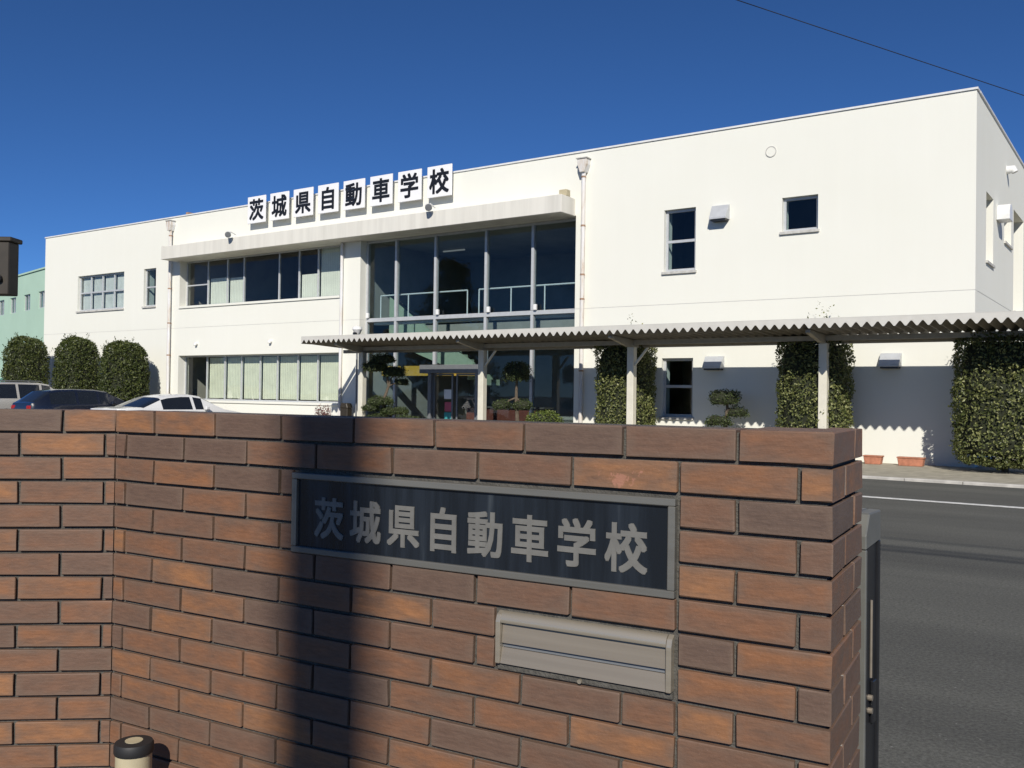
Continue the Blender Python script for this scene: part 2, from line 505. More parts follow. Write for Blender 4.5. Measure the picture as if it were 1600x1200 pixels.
class MB:
    """collects verts and faces"""
    def __init__(s):
        s.v, s.f = [], []
    def quad(s, *p):
        i = len(s.v)
        s.v += [tuple(x) for x in p]
        s.f.append(tuple(range(i, i + len(p))))
        return s
    def box(s, x0, x1, y0, y1, z0, z1):
        i = len(s.v)
        s.v += [(x0, y0, z0), (x1, y0, z0), (x1, y1, z0), (x0, y1, z0), (x0, y0, z1), (x1, y0, z1), (x1, y1, z1), (x0, y1, z1)]
        s.f += [tuple(i + k for k in q) for q in ((0, 3, 2, 1), (4, 5, 6, 7), (0, 1, 5, 4), (1, 2, 6, 5), (2, 3, 7, 6), (3, 0, 4, 7))]
        return s
    def tube(s, pts, rad, seg=10, caps=True):
        pts = [Vector(p) for p in pts]
        rads = rad if isinstance(rad, (list, tuple)) else [rad] * len(pts)
        i0 = len(s.v)
        ref = None
        for k, p in enumerate(pts):
            d = (pts[min(k + 1, len(pts) - 1)] - pts[max(k - 1, 0)]).normalized()
            a = Vector((0, 0, 1)) if abs(d.z) < 0.9 else Vector((1, 0, 0))
            if ref is not None:
                a = ref
            u = (a - d * a.dot(d)).normalized()
            ref = u
            w = d.cross(u)
            for j in range(seg):
                t = 2 * math.pi * j / seg
                s.v.append(tuple(p + (u * math.cos(t) + w * math.sin(t)) * rads[k]))
        for k in range(len(pts) - 1):
            for j in range(seg):
                a, b = i0 + k * seg + j, i0 + k * seg + (j + 1) % seg
                s.f.append((a, b, b + seg, a + seg))
        if caps:
            s.f.append(tuple(i0 + j for j in range(seg))[::-1])
            n = i0 + (len(pts) - 1) * seg
            s.f.append(tuple(n + j for j in range(seg)))
        return s
    def lathe(s, prof, seg=20, c=(0, 0, 0)):
        i0 = len(s.v)
        for r_, z in prof:
            for j in range(seg):
                t = 2 * math.pi * j / seg
                s.v.append((c[0] + r_ * math.cos(t), c[1] + r_ * math.sin(t), c[2] + z))
        for k in range(len(prof) - 1):
            for j in range(seg):
                a, b = i0 + k * seg + j, i0 + k * seg + (j + 1) % seg
                s.f.append((a, b, b + seg, a + seg))
        s.f.append(tuple(i0 + j for j in range(seg))[::-1])
        n = i0 + (len(prof) - 1) * seg
        s.f.append(tuple(n + j for j in range(seg)))
        return s
    def prism(s, poly, axis, a0, a1):
        """extrude a closed 2-d outline; axis 'x': poly is (y,z); 'y': (x,z); 'z': (x,y)"""
        def P(p, a):
            return {'x': (a, p[0], p[1]), 'y': (p[0], a, p[1]), 'z': (p[0], p[1], a)}[axis]
        i = len(s.v)
        n = len(poly)
        s.v += [P(p, a0) for p in poly] + [P(p, a1) for p in poly]
        for k in range(n):
            s.f.append((i + k, i + (k + 1) % n, i + n + (k + 1) % n, i + n + k))
        s.f.append(tuple(i + k for k in range(n))[::-1])
        s.f.append(tuple(i + n + k for k in range(n)))
        return s
    def mesh(s, name, smooth=False, bevel=0.0):
        me = bpy.data.meshes.new(name)
        me.from_pydata(s.v, [], s.f)
        bm = bmesh.new()
        bm.from_mesh(me)
        bmesh.ops.recalc_face_normals(bm, faces=bm.faces)
        if bevel:
            bmesh.ops.bevel(bm, geom=list(bm.edges), offset=bevel, segments=1, affect='EDGES', clamp_overlap=True)
        bm.to_mesh(me)
        bm.free()
        if smooth:
            for p in me.polygons:
                p.use_smooth = True
            me.set_sharp_from_angle(angle=R(40))
        return me
    def build(s, name, mt, parent=None, smooth=False, bevel=0.0, loc=None, rotz=0.0):
        return link(name, s.mesh(name, smooth, bevel), mt, parent, loc, rotz)

def copy_tree(o, parent=None):
    c = o.copy()
    col.objects.link(c)
    c.parent = parent
    for ch in list(o.children):
        copy_tree(ch, c)
    return c

# ------------------------------------------------------------------ the setting
D = 23.0                                      # the facade plane, y = D
struct(MB().quad((-700, -700, 0), (700, -700, 0), (700, 900, 0), (-700, 900, 0)).build('ground', 'asphalt'))
pv = MB()
pv.box(-60, 40, 18.66, D + 30, -0.05, 0.03)
struct(pv.build('pavement', 'paving'))
kerb = struct(MB().box(-34, 14, 18.52, 18.655, -0.05, 0.02).build('kerb', 'kerb'))
ksm = MB().box(0.004, 0.996, 18.50, 18.656, -0.04, 0.055).mesh('kerb_stone', bevel=0.012)
ksm.materials.append(M['kerb'])
for k in range(40):                           # kerb stones along the planting strip
    link('kerb_stone', ksm, None, kerb, (-30.0 + k, rnd.uniform(-.004, .004), rnd.uniform(-.004, .003)))
struct(MB().box(-60, 40, 14.98, 15.12, -0.02, 0.005).build('painted_line', 'line'))

# ------------------------------------------------------------------ brick gate wall
WO = Vector((-2.36335, 1.59100, 0))
WA = 0.10240
WTOP = 1.4382
SI, SR, WT = -0.1646, 1.8631, 0.339           # inner corner, right corner, thickness
GA = 0.70630
wd = Vector((math.cos(WA), math.sin(WA), 0))
IC = WO + wd * SI
PROUD = 0.0125
gate_wall = thing('brick_gate_wall', 'brown brick gate wall with plaque and letter slot in the foreground', 'wall', WO, WA)
# mortar core in wall coordinates (x along the wall, y away from the camera)
MB().box(SI - 0.12, SR - PROUD, PROUD, WT - PROUD, -0.1, WTOP - 0.006).build('mortar_core', 'mortar', gate_wall)
gl_ang = GA - WA
gdir = Vector((-math.cos(gl_ang), -math.sin(gl_ang), 0))
gnrm = Vector((-math.sin(gl_ang), math.cos(gl_ang), 0))
wing_o = Vector((SI, 0, 0))
WL = 1.75
cw = MB()
cw.box(-WL, 0.0, PROUD, 0.22, -0.1, WTOP - 0.0075)
o = cw.build('mortar_core', 'mortar', gate_wall, loc=wing_o, rotz=gl_ang)

brick_cache = {}
def brick_mesh(L, dep, h=0.0618):
    key = (round(L, 3), round(dep, 3), rnd.randrange(7))
    if key not in brick_cache:
        b = MB().box(-L / 2, L / 2, 0, dep, -h / 2, h / 2)
        me = b.mesh('brick', bevel=0.0016)
        for v in me.vertices:                  # fired clay is never quite straight
            v.co.x += rnd.uniform(-.0016, .0016)
            v.co.z += rnd.uniform(-.0012, .0012)
            v.co.y += rnd.uniform(-.0004, .0016)
        me.materials.append(M['brick'])
        brick_cache[key] = me
    return brick_cache[key]

rest = MB()
def put_brick(s0, s1, n, dep=0.05, frame='main', t0=None, t1=None, special=None):
    z1 = WTOP - 0.07 * (n - 1)
    zc = z1 - 0.0310
    L = s1 - s0
    j = rnd.uniform(-.0012, .0012)
    if t0 is not None:                         # end-face piece: a block from t0 to t1 deep
        mx_, y, dep = (s0 + s1) / 2, t0, t1 - t0
    else:
        mx_, y = (s0 + s1) / 2, j
    if frame == 'main':
        p, rz = Vector((mx_, y, zc)), 0
    else:
        p = wing_o + gdir * mx_ + gnrm * y
        p.z, rz = zc, gl_ang
    if n > 15:                                 # below the picture
        c, s_ = math.cos(rz), math.sin(rz)
        i = len(rest.v)
        rest.box(-L / 2, L / 2, 0, dep, -.03, .03)
        for q in range(i, len(rest.v)):
            x_, y_, z_ = rest.v[q]
            rest.v[q] = (p.x + c * x_ - s_ * y_, p.y + s_ * x_ + c * y_, p.z + z_)
        return
    me = brick_mesh(L, dep)
    if special:
        me = me.copy()
        me.materials.clear()
        me.materials.append(M[special])
    b = link('brick', me, None, gate_wall, p, rz + rnd.uniform(-.0015, .0015))
    return b

Q, J = 0.24, 0.0042
PLQ = (0.526, 1.5555)                          # plaque: rows 3-5
SLOT = (1.134, 1.5555)                         # letter slot: rows 7-8
for n in range(1, 22):
    odd = n % 2 == 1
    js = [k * Q for k in range(0, 8)] if odd else [(k - 0.5) * Q for k in range(0, 9)]
    if n >= 3 and odd:
        js.append(1.56)
    js = sorted(js)
    ends = [SI] + js + [SR]
    for i in range(len(ends) - 1):
        a = ends[i] + (J if i else 0.001)
        b_ = ends[i + 1] - (J if i < len(ends) - 2 else 0.0)
        for lo, hi, r0, r1 in ((PLQ[0], PLQ[1], 3, 5), (SLOT[0], SLOT[1], 7, 8)):
            if r0 <= n <= r1:
                if a >= lo - .002 and b_ <= hi + .002:
                    a = b_ = 0
                elif a < lo < b_:
                    b_ = lo - 0.004
                elif a < hi < b_:
                    a = hi + 0.004
        if b_ - a < 0.012:
            continue
        if i == len(ends) - 2:                 # corner brick turns into the end face
            put_brick(a, b_, n, t0=0.0, t1=0.232 if odd else 0.135)
            put_brick(SR - 0.065, SR, n, t0=0.242 if odd else 0.145, t1=WT)
            tj = 0.232 if odd else 0.135
            if 1 < n <= 15:                    # pale pointing between the end-face bricks
                MB().box(SR - .05, SR - rnd.uniform(.0015, .004), tj + .0012, tj + .0088, WTOP - .07 * n + .010, WTOP - .07 * (n - 1) - .001).build('pointing', 'pointing', gate_wall)
        else:
            put_brick(a, b_, n, dep=0.09 if n == 1 else 0.04, special='brick_stain' if (n == 2 and i == 7) else None)
    js = [0.15 + k * Q for k in range(0, 8)] if odd else [0.03 + k * Q for k in range(0, 8)]
    ends = [0.0] + [x for x in js if x < WL - .02] + [WL]
    for i in range(len(ends) - 1):
        a = ends[i] + (J if i else 0.001)
        b_ = ends[i + 1] - J
        if b_ - a > 0.012:
            put_brick(a, b_, n, dep=0.09 if n == 1 else 0.04, frame='wing')
ro = rest.build('brick', 'brick', gate_wall)
ro['kind'] = 'stuff'

# glyphs
TXT = '茨城県自動車学校'
def glyph_mesh(ch, size, extr, bold, name):
    """one character as a solid; heavier strokes come from a few shifted layers, each a hair deeper"""
    cu = bpy.data.curves.new('g', 'FONT')
    cu.body = ch
    cu.size = 1.0
    cu.extrude = extr / size
    cu.resolution_u = 3
    ob = bpy.data.objects.new('g', cu)
    col.objects.link(ob)
    dg = bpy.context.evaluated_depsgraph_get()
    src = bpy.data.meshes.new_from_object(ob.evaluated_get(dg))
    bpy.data.objects.remove(ob)
    sh = [(bold * a_, bold * b_) for a_ in (0, -1, 1) for b_ in (0, -1, 1)]
    v, f = [], []
    for n_, (dx, dy) in enumerate(sh):
        i0 = len(v)
        for q in src.vertices:
            x, y, z = q.co
            v.append(((x - .5 + dx) * size, -z * size + n_ * extr * .04, (y - .38 + dy) * size))
        f += [tuple(i0 + k for k in p.vertices) for p in src.polygons]
    me = bpy.data.meshes.new(name)
    me.from_pydata(v, [], f)
    return me

# plaque in the wall
pz0, pz1 = 1.0895, 1.2935
plq = thing('name_plaque', 'long dark name plaque with grey characters set in the brick wall', 'plaque',
            WO + wd * ((PLQ[0] + PLQ[1]) / 2) + Vector((0, 0, pz0)), WA)
hw, hh = (PLQ[1] - PLQ[0]) / 2, pz1 - pz0
fr = MB()
fy0, fy1, fb = -0.006, 0.03, 0.016
fr.prism([(-hw, 0.0), (hw, 0.0), (hw - .0, fb), (-hw + .0, fb)], 'y', fy0, fy1)
fr.prism([(-hw, hh - fb), (hw, hh - fb), (hw, hh), (-hw, hh)], 'y', fy0, fy1)
fr.prism([(-hw, fb), (-hw + fb, fb), (-hw + fb, hh - fb), (-hw, hh - fb)], 'y', fy0, fy1)
fr.prism([(hw - fb, fb), (hw, fb), (hw, hh - fb), (hw - fb, hh - fb)], 'y', fy0, fy1)
fr.build('frame', 'frame_steel', plq, bevel=0.002)
MB().box(-hw + fb, hw - fb, 0.004, 0.028, fb, hh - fb).build('panel', 'plaque', plq)
scx = (PLQ[0] + PLQ[1]) / 2
for i, ch in enumerate(TXT):
    me = glyph_mesh(ch, 0.098, 0.0018, 0.023, 'character')
    for v in me.vertices:
        v.co.z *= 1.10
    link('character', me, 'letter', plq, (0.6445 + i * 0.1146 - scx, 0.003, 1.183 - pz0 + (0.0)))

# letter slot
mz0, mz1 = 0.882, 1.0145
sx = (SLOT[0] + SLOT[1]) / 2
slot = thing('letter_slot', 'brushed steel letter slot set in the brick wall under the plaque', 'letterbox',
             WO + wd * sx + Vector((0, 0, mz0)), WA)
hw, hh = (SLOT[1] - SLOT[0]) / 2 - 0.004, mz1 - mz0
MB().box(-hw, hw, 0.022, 0.04, 0, hh).build('back_plate', 'alu_dark', slot)
hd = MB()
prof = [(0.022, hh)]
for k in range(9):
    t = k / 8 * math.pi / 2
    prof.append((0.012 - 0.017 * math.sin(t), hh - 0.001 - 0.020 * (1 - math.cos(t))))
prof += [(-0.004, hh - 0.025), (0.022, hh - 0.025)]
hd.prism(prof, 'x', -hw + 0.0122, hw - 0.0122)
hd.build('hood', 'steel_b', slot, smooth=True)
for x0, x1 in ((-hw, -hw + 0.012), (hw - 0.012, hw)):
    MB().prism([(0.022, hh + .001), (0.010, hh - .001), (-0.002, hh - .008), (-0.0075, hh - .022), (-0.0075, 0.016), (0.022, 0.016)], 'x', x0, x1).build('side_bar', 'steel_b', slot, bevel=0.0018)
MB().prism([(0.006, 0.105), (0.010, 0.105), (0.005, 0.062), (0.001, 0.062)], 'x', -hw + 0.013, hw - 0.013).build('flap', 'steel', slot)
MB().prism([(0.010, 0.0615), (0.014, 0.0615), (0.013, 0.052), (0.009, 0.052)], 'x', -hw + 0.0125, hw - 0.0125).build('flap_edge', 'alu_dark', slot)
MB().prism([(0.004, 0.0515), (0.008, 0.0515), (0.001, 0.017), (-0.004, 0.017)], 'x', -hw + 0.0125, hw - 0.0125).build('lower_plate', 'steel', slot)
MB().box(-hw, hw, 0.004, 0.0215, 0.0, 0.0155).build('bottom_lip', 'mortar', slot, bevel=0.002)
MB().tube([(0.0, -0.002, 0.006), (0.0, 0.012, 0.006)], 0.005, 10).build('screw', 'steel_b', slot)

# gate post beyond the wall end
gp = thing('gate_end_post', 'grey metal end post of the gate standing behind the wall end', 'gate', (-0.56, 2.22, 0))
gx0 = -0.115
MB().prism([(0.0, 0.0), (0.0, 1.19), (0.028, 1.238), (0.135, 1.238), (0.135, 0.0)], 'x', gx0, -0.03).build('post', 'gate_grey', gp, bevel=0.004)
MB().prism([(0.001, 1.155), (0.001, 1.189), (0.029, 1.237), (0.134, 1.237), (0.134, 1.165)], 'x', -0.03, 0.0).build('cap', 'gate_grey', gp, bevel=0.003)
MB().box(-0.03, 0.0, 0.001, 0.014, 0.0, 1.1545).build('edge_strip', 'gate_grey', gp, bevel=0.002)
MB().box(-0.03, 0.0, 0.120, 0.134, 0.0, 1.1645).build('edge_strip', 'gate_dark', gp, bevel=0.002)
MB().box(-0.029, -0.006, 0.0145, 0.1195, 0.0, 1.16).build('recess_panel', 'gate_dark', gp)
MB().tube([(0.002, 0.045, 0.855), (0.002, 0.045, 1.035)], 0.003, 8).build('handle', 'steel', gp)
for z in (0.775, 0.805):
    MB().tube([(-0.006, 0.055, z), (0.004, 0.055, z)], 0.007, 10).build('bolt', 'steel', gp)
MB().box(-0.006, 0.002, 0.07, 0.10, 0.74, 0.84).build('lock_case', 'gate_dark', gp, bevel=0.002)
# folded lattice of the sliding gate, parked behind the wall
fg = thing('folding_gate', 'dark folding lattice gate pushed together behind the brick wall', 'gate', (-0.70, 2.24, 0))
for k in range(5):
    x = -0.09 * k
    MB().box(x - .015, x + .015, 0.0, 0.03, 0.06, 1.15).build('upright', 'gate_dark', fg)
for k in range(4):
    x = -0.09 * k
    for z in (0.25, 0.55, 0.85):
        MB().tube([(x, 0.04, z), (x - .09, 0.04, z + .2)], 0.008, 6).build('lattice_bar', 'gate_dark', fg)
for k in range(5):
    MB().tube([(-0.09 * k, 0.0, 0.03), (-0.09 * k, 0.03, 0.03)], 0.03, 12).build('caster', 'rubber', fg)

# marker post in front of the wall
mp_ = thing('marker_post', 'ivory round marker post with dark cap standing before the brick wall', 'post', (-2.265, 1.482, 0))
MB().lathe([(0.060, 0.0), (0.060, 0.03), (0.0475, 0.04), (0.0465, 0.532)], 24).build('tube', 'marker', mp_, smooth=True)
MB().lathe([(0.0495, 0.526), (0.0510, 0.530), (0.0510, 0.549), (0.048, 0.555), (0.032, 0.557)], 24).build('cap', 'rubber', mp_, smooth=True)
MB().lathe([(0.023, 0.555), (0.023, 0.5585)], 16).build('reflection_disc', 'marker', mp_, smooth=True)  # pale disc painted in for the reflection on the dark cap

# ------------------------------------------------------------------ the school building
XL, XR, H = -42.92, -3.50, 8.52
YB = D + 16
bld = thing('school_building', 'long white two-storey school building with a glazed entrance hall', 'building', (0, 0, 0))
ZC = 4.02
REC = 0.35
YG = D + REC
ops = {  # name: x0, x1, z0, z1
    'left_wide': (-40.11, -36.51, 4.99, 6.56), 'left_slim': (-35.08, -34.23, 4.99, 6.56),
    'right_tall': (-11.17, -10.25, 4.90, 6.58), 'right_small': (-7.92, -7.02, 5.70, 6.56),
    'right_low': (-11.19, -10.28, 0.98, 2.56),
    'strip_up': (-32.62, -23.50, 4.88, 6.72), 'strip_low': (-32.62, -23.50, 1.13, 2.90),
    'hall_up': (-22.55, -13.97, 4.02, 6.72), 'hall_low': (-22.55, -13.97, 0.03, 4.02),
}
def wall_mesh(mb, x0, x1, z0, z1, holes, y, dep):
    xs = sorted({x0, x1} | {h[0] for h in holes} | {h[1] for h in holes})
    zs = sorted({z0, z1} | {h[2] for h in holes} | {h[3] for h in holes})
    inside = lambda x, z: any(h[0] < x < h[1] and h[2] < z < h[3] for h in holes)
    for i in range(len(xs) - 1):
        for k in range(len(zs) - 1):
            if not inside((xs[i] + xs[i + 1]) / 2, (zs[k] + zs[k + 1]) / 2):
                a, b_, c, d = xs[i], xs[i + 1], zs[k], zs[k + 1]
                mb.quad((a, y, c), (b_, y, c), (b_, y, d), (a, y, d))
                mb.quad((a, y + dep, c), (a, y + dep, d), (b_, y + dep, d), (b_, y + dep, c))
    for a, b_, c, d in holes:
        mb.quad((a, y, c), (a, y + dep, c), (a, y + dep, d), (a, y, d))
        mb.quad((b_, y, c), (b_, y, d), (b_, y + dep, d), (b_, y + dep, c))
        if c > z0 + .001:
            mb.quad((a, y, c), (b_, y, c), (b_, y + dep, c), (a, y + dep, c))
        if d < z1 - .001:
            mb.quad((a, y, d), (a, y + dep, d), (b_, y + dep, d), (b_, y, d))
upH = [ops[k] for k in ('left_wide', 'left_slim', 'right_tall', 'right_small', 'strip_up', 'hall_up')]
upH = [(a, b_, max(c, ZC), d) for a, b_, c, d in upH]
loH = [ops[k] for k in ('right_low', 'strip_low', 'hall_low')]
loH = [(a, b_, c, min(d, ZC - .013)) for a, b_, c, d in loH]
fw_ = MB()
wall_mesh(fw_, XL, XR, ZC, H, upH, D, 0.5)
fw_.build('front_wall', 'wall', bld)
fw_ = MB()
wall_mesh(fw_, XL, XR, 0.0, ZC - .013, loH, D, 0.5)
fw_.build('front_wall', 'wall', bld)
for a, b_ in ((XL, -22.55), (-13.97, XR)):
    MB().box(a, b_, D + .005, D + .3, ZC - .013, ZC).build('joint_strip', 'groove', bld)
# right side wall (x = XR) with deep openings: facing +x
def side_wall(z0, z1, holes):
    mb = MB()
    wall_mesh(mb, D, YB, z0, z1, holes, 0, 0.5)
    mb.v = [(XR - y, x, z) for x, y, z in mb.v]
    return mb
sH = [(24.45, 25.57, 4.86, 6.50), (27.45, 28.8, 5.75, 6.58), (29.3, 31.5, ZC + .05, 6.9)]
side_wall(ZC, H, sH).build('side_wall', 'wall', bld)
side_wall(0.0, ZC - .013, []).build('side_wall', 'wall', bld)
MB().box(XR - .3, XR - .005, D + .006, YB, ZC - .013, ZC).build('joint_strip', 'groove', bld)
for a, b_, c, d in sH:
    w = MB().box(XR - .40, XR - .37, a, b_, c, d).build('window', 'glass_dark', bld)
    fm = MB()
    fm.box(XR - .42, XR - .36, a, a + .05, c, d).box(XR - .42, XR - .36, b_ - .05, b_, c, d).box(XR - .42, XR - .36, a + .05, b_ - .05, d - .05, d).box(XR - .42, XR - .36, a + .05, b_ - .05, c, c + .05)
    fm.build('frame', 'alu', w)
    MB().box(XR - .36, XR + .05, a - .03, b_ + .03, c - .06, c - .002).build('sill', 'sill', w)
mb = MB()
mb.box(XL, XL + .3, D + .5, YB, 0, H - .01)
mb.box(XL, XR, YB, YB + .3, 0, H - .01)
mb.build('rear_wall', 'wall', bld)
MB().box(XL + .3, XR - .5, D + .5, YB, H - 0.7, H - 0.4).build('roof', 'sill', bld)
capm = MB()
capm.box(XL - .03, XR + .03, D - .035, D + .32, H + .002, H + .05)
capm.box(XR - .32, XR + .035, D + .32, YB + .3, H + .002, H + .05)
capm.box(XL - .035, XL + .32, D + .32, YB + .3, H + .002, H + .05)
capm.build('parapet_cap', 'cap', bld)

# floor slab and partitions inside
MB().box(XL + .3, -22.8, D + .5, YB, 3.6, ZC - .05).build('upper_floor', 'int_dark', bld)
MB().box(-13.7, XR - .5, D + .5, YB, 3.6, ZC - .05).build('upper_floor', 'int_dark', bld)
MB().box(-22.8, -13.7, D + 2.6, YB, 3.6, ZC - .05).build('upper_floor', 'int_dark', bld)
MB().box(XL + .3, XR - .5, D + .5, YB, 0.0, 0.045).build('lower_floor', 'int_floor', bld)
for x in (-33.2, -22.95, -13.72):
    MB().box(x, x + .15, D + .5, YB, 0.05, H - .72).build('partition', 'int_dark', bld)
MB().box(XL + .3, XR - .5, D + 6.5, D + 6.7, 0.05, H - .72).build('partition', 'int_dark', bld)
MB().box(-22.79, -13.72, D + .5, D + 6.4, 6.80, 6.95).build('hall_ceiling', 'int_dark', bld)

# concrete hood slab above the recessed windows
YS = 22.24
MB().box(-32.80, -14.0, YS, D - .002, 6.70, 7.21).build('hood_slab', 'slab', bld, bevel=0.012)
MB().box(-32.79, -32.70, YS + .01, YS + .08, 7.2115, 7.24).build('drip_edge', 'slab', bld)

def window(o4, cols, rows, y, pane='glass', frame='alu', fd=0.06, sill=True, blinds=(), bm='blind_wh', name='window', fw=0.05, bdep=0.09):
    """frame with a grid of panes; cols / rows are fractions or absolute dividers"""
    x0, x1, z0, z1 = o4
    f = MB()
    f.box(x0, x0 + fw, y - fd / 2, y + fd / 2, z0, z1).box(x1 - fw, x1, y - fd / 2, y + fd / 2, z0, z1)
    f.box(x0 + fw, x1 - fw, y - fd / 2, y + fd / 2, z0, z0 + fw).box(x0 + fw, x1 - fw, y - fd / 2, y + fd / 2, z1 - fw, z1)
    w = f.build(name, frame, bld, bevel=0.004)
    xs = [x0 + fw] + list(cols) + [x1 - fw]
    zs = [z0 + fw] + list(rows) + [z1 - fw]
    for c in cols:
        MB().box(c - fw / 2, c + fw / 2, y - fd / 2 - .004, y + fd / 2 + .004, z0 + fw, z1 - fw).build('mullion', frame, w, bevel=0.004)
    for i in range(len(xs) - 1):
        a = xs[i] + (fw / 2 if i else 0)
        b_ = xs[i + 1] - (fw / 2 if i < len(xs) - 2 else 0)
        for c in rows:
            MB().box(a, b_, y - fd / 2, y + fd / 2, c - fw / 2, c + fw / 2).build('transom', frame, w, bevel=0.004)
        for k in range(len(zs) - 1):
            c0 = zs[k] + (fw / 2 if k else 0)
            d0 = zs[k + 1] - (fw / 2 if k < len(zs) - 2 else 0)
            MB().box(a + .001, b_ - .001, y - .003, y + .003, c0 + .001, d0 - .001).build('pane', pane, w)
        bl = blinds[i] if i < len(blinds) else None
        if bl:
            zb0, zb1 = bl[0], bl[1]
            n = max(4, int((b_ - a) / 0.09))
            bb = MB()
            yb = y + bdep
            for s_ in range(n):                # vertical louvres, each turned a little
                xa = a + (b_ - a) * s_ / n
                xb = a + (b_ - a) * (s_ + 1) / n
                bb.quad((xa, yb + .008, zb0), (xb + .004, yb - .001, zb0), (xb + .004, yb - .001, zb1), (xa, yb + .008, zb1))
            bb.build('blind', bm, w)
    if sill:
        MB().box(x0 - .04, x1 + .04, D - .06, y - fd / 2 - .002, z0 - .075, z0 - .002).build('sill', 'sill', w, bevel=0.006)
    return w

YW = D + 0.14
a, b_, c, d = ops['left_wide']
window(ops['left_wide'], [a + (b_ - a) * k / 4 for k in (1, 2, 3)], [(c + d) / 2 + .02], YW, blinds=[(c + .06, d - .05)] * 4, bm='frosted', fw=0.07)
a, b_, c, d = ops['left_slim']
window(ops['left_slim'], [], [(c + d) / 2 + .02], YW, pane='glass_dark', fw=0.06)
a, b_, c, d = ops['right_tall']
window(ops['right_tall'], [], [5.72], YW, pane='glass_dark', fw=0.075)
a, b_, c, d = ops['right_small']
window(ops['right_small'], [], [], YW, pane='glass_dark', fw=0.07)
window(ops['right_low'], [], [1.80], YW, pane='glass_dark', fw=0.075)
# long window strips left of the hall
up_m = [-31.24, -30.04, -29.05, -27.04, -25.96, -24.96]
zt = 6.70
w = window(ops['strip_up'], up_m, [], YG, pane='glass', sill=False,
           blinds=[None, (4.95, 5.97), (4.95, 5.93), None, None, (4.95, 5.80), (4.95, zt)], fw=0.06)
MB().box(-32.56, -31.27, YG - .028, YG + .028, 5.72, 5.77).build('transom', 'alu', w)
MB().box(-32.62, -23.5, D - .05, YG - .035, 4.80, 4.878).build('sill', 'wall', w)
lo_m = [-31.21, -30.10, -29.10, -28.02, -27.05, -25.94, -24.90]
w = window(ops['strip_low'], lo_m, [], YG, pane='glass', sill=False, blinds=[None] + [(1.22, 2.82)] * 7, bm='blind', fw=0.055)
MB().box(-32.62, -23.5, D - .05, YG - .035, 1.05, 1.128).build('sill', 'wall', w)

# glazed entrance hall
hall_x = [-21.17, -19.46, -17.41, -15.65]
x0, x1 = -22.55, -13.97
cwf = MB()
cwf.box(x0, x0 + .08, YG - .06, YG + .06, 0.03, 6.72).box(x1 - .08, x1, YG - .06, YG + .06, 0.03, 6.72)
cwf.box(x0 + .08, x1 - .08, YG - .06, YG + .06, 6.64, 6.72)
cw_ = cwf.build('curtain_wall', 'alu', bld, bevel=0.004)
MB().box(x0 + .08, x1 - .08, YG - .075, YG + .075, 3.93, 4.06).build('transom', 'alu', cw_, bevel=0.006)
xs = [x0 + .08] + hall_x + [x1 - .08]
for x in hall_x:
    MB().box(x - .045, x + .045, YG - .085, YG + .06, 4.06, 6.64).build('mullion', 'alu', cw_, bevel=0.005)
    MB().box(x - .045, x + .045, YG - .085, YG + .06, 2.46 if abs(x + 19.46) < .1 or abs(x + 17.41) < .1 else 0.03, 3.93).build('mullion', 'alu', cw_, bevel=0.005)
for i in range(5):
    a = xs[i] + (.045 if i else 0) + .001
    b_ = xs[i + 1] - (.045 if i < 4 else 0) - .001
    MB().box(a, b_, YG - .004, YG + .004, 4.061, 6.639).build('pane', 'glass_dark', cw_)
    MB().box(a, b_, YG - .004, YG + .004, 2.46 if i == 2 else 0.031, 3.929).build('pane', 'glass_dark', cw_)
for x in (-22.4, -19.3, -17.25, -15.5):
    MB().box(x - .05, x + .05, YG - .16, YG - .077, 4.065, 4.24).build('lamp_case', 'white', cw_, bevel=0.01)
# automatic door under the canopy
dr = MB()
dx0, dx1, dz = -19.84, -17.46, 2.44
dr.box(dx0, dx1, YG - .34, YG - .002, 2.17, dz)
dr.box(-19.49, -19.36, YG - .33, YG - .003, 0.03, 2.169).box(-17.58, -17.46, YG - .33, YG - .003, 0.03, 2.169)
door = dr.build('entrance_door', 'alu_dark', bld, bevel=0.008)
for a, b_ in ((-19.36, -18.55), (-18.42, -17.58)):
    lf = MB()
    lf.box(a, a + .06, YG - .2, YG - .15, 0.05, 2.16).box(b_ - .06, b_, YG - .2, YG - .15, 0.05, 2.16)
    lf.box(a + .06, b_ - .06, YG - .2, YG - .15, 2.10, 2.16).box(a + .06, b_ - .06, YG - .2, YG - .15, 0.05, 0.22)
    leaf = lf.build('door_leaf', 'alu_dark', door, bevel=0.004)
    MB().box(a + .061, b_ - .061, YG - .178, YG - .172, 0.221, 2.099).build('pane', 'glass', door)
# gallery balustrade and stair behind the glass
rl = MB()
yr = YG + .32
for a, b_ in ((-22.2, -18.42), (-17.95, -14.2)):
    rl.tube([(a, yr, 4.86), (b_, yr, 4.86)], 0.026, 8)
    n = 3
    for k in range(n + 1):
        x = a + (b_ - a) * k / n
        rl.tube([(x, yr, 4.03), (x, yr, 4.86)], 0.022, 8)
rl.box(-22.4, -14.1, yr - .12, yr + .1, 3.85, 4.0)
rl.build('balustrade', 'white', bld)
stp = MB()
stp.prism([(-22.7, 4.95), (-22.7, 3.35), (-18.9, 2.05), (-18.9, 2.55), (-20.9, 3.75)], 'y', YG + 1.3, YG + 1.42)
stp.build('stair_wall', 'stair', bld)
s2 = MB()
for k in range(14):
    s2.box(-22.6 + k * .28, -22.3 + k * .28, YG + 1.43, YG + 2.5, 4.3 - k * .175 - .2, 4.3 - k * .175)
s2.build('stair_flight', 'stair', bld)
MB().tube([(-22.6, YG + 1.24, 5.05), (-21.2, YG + 1.24, 4.10)], 0.03, 8).build('stair_rail', 'black', bld)
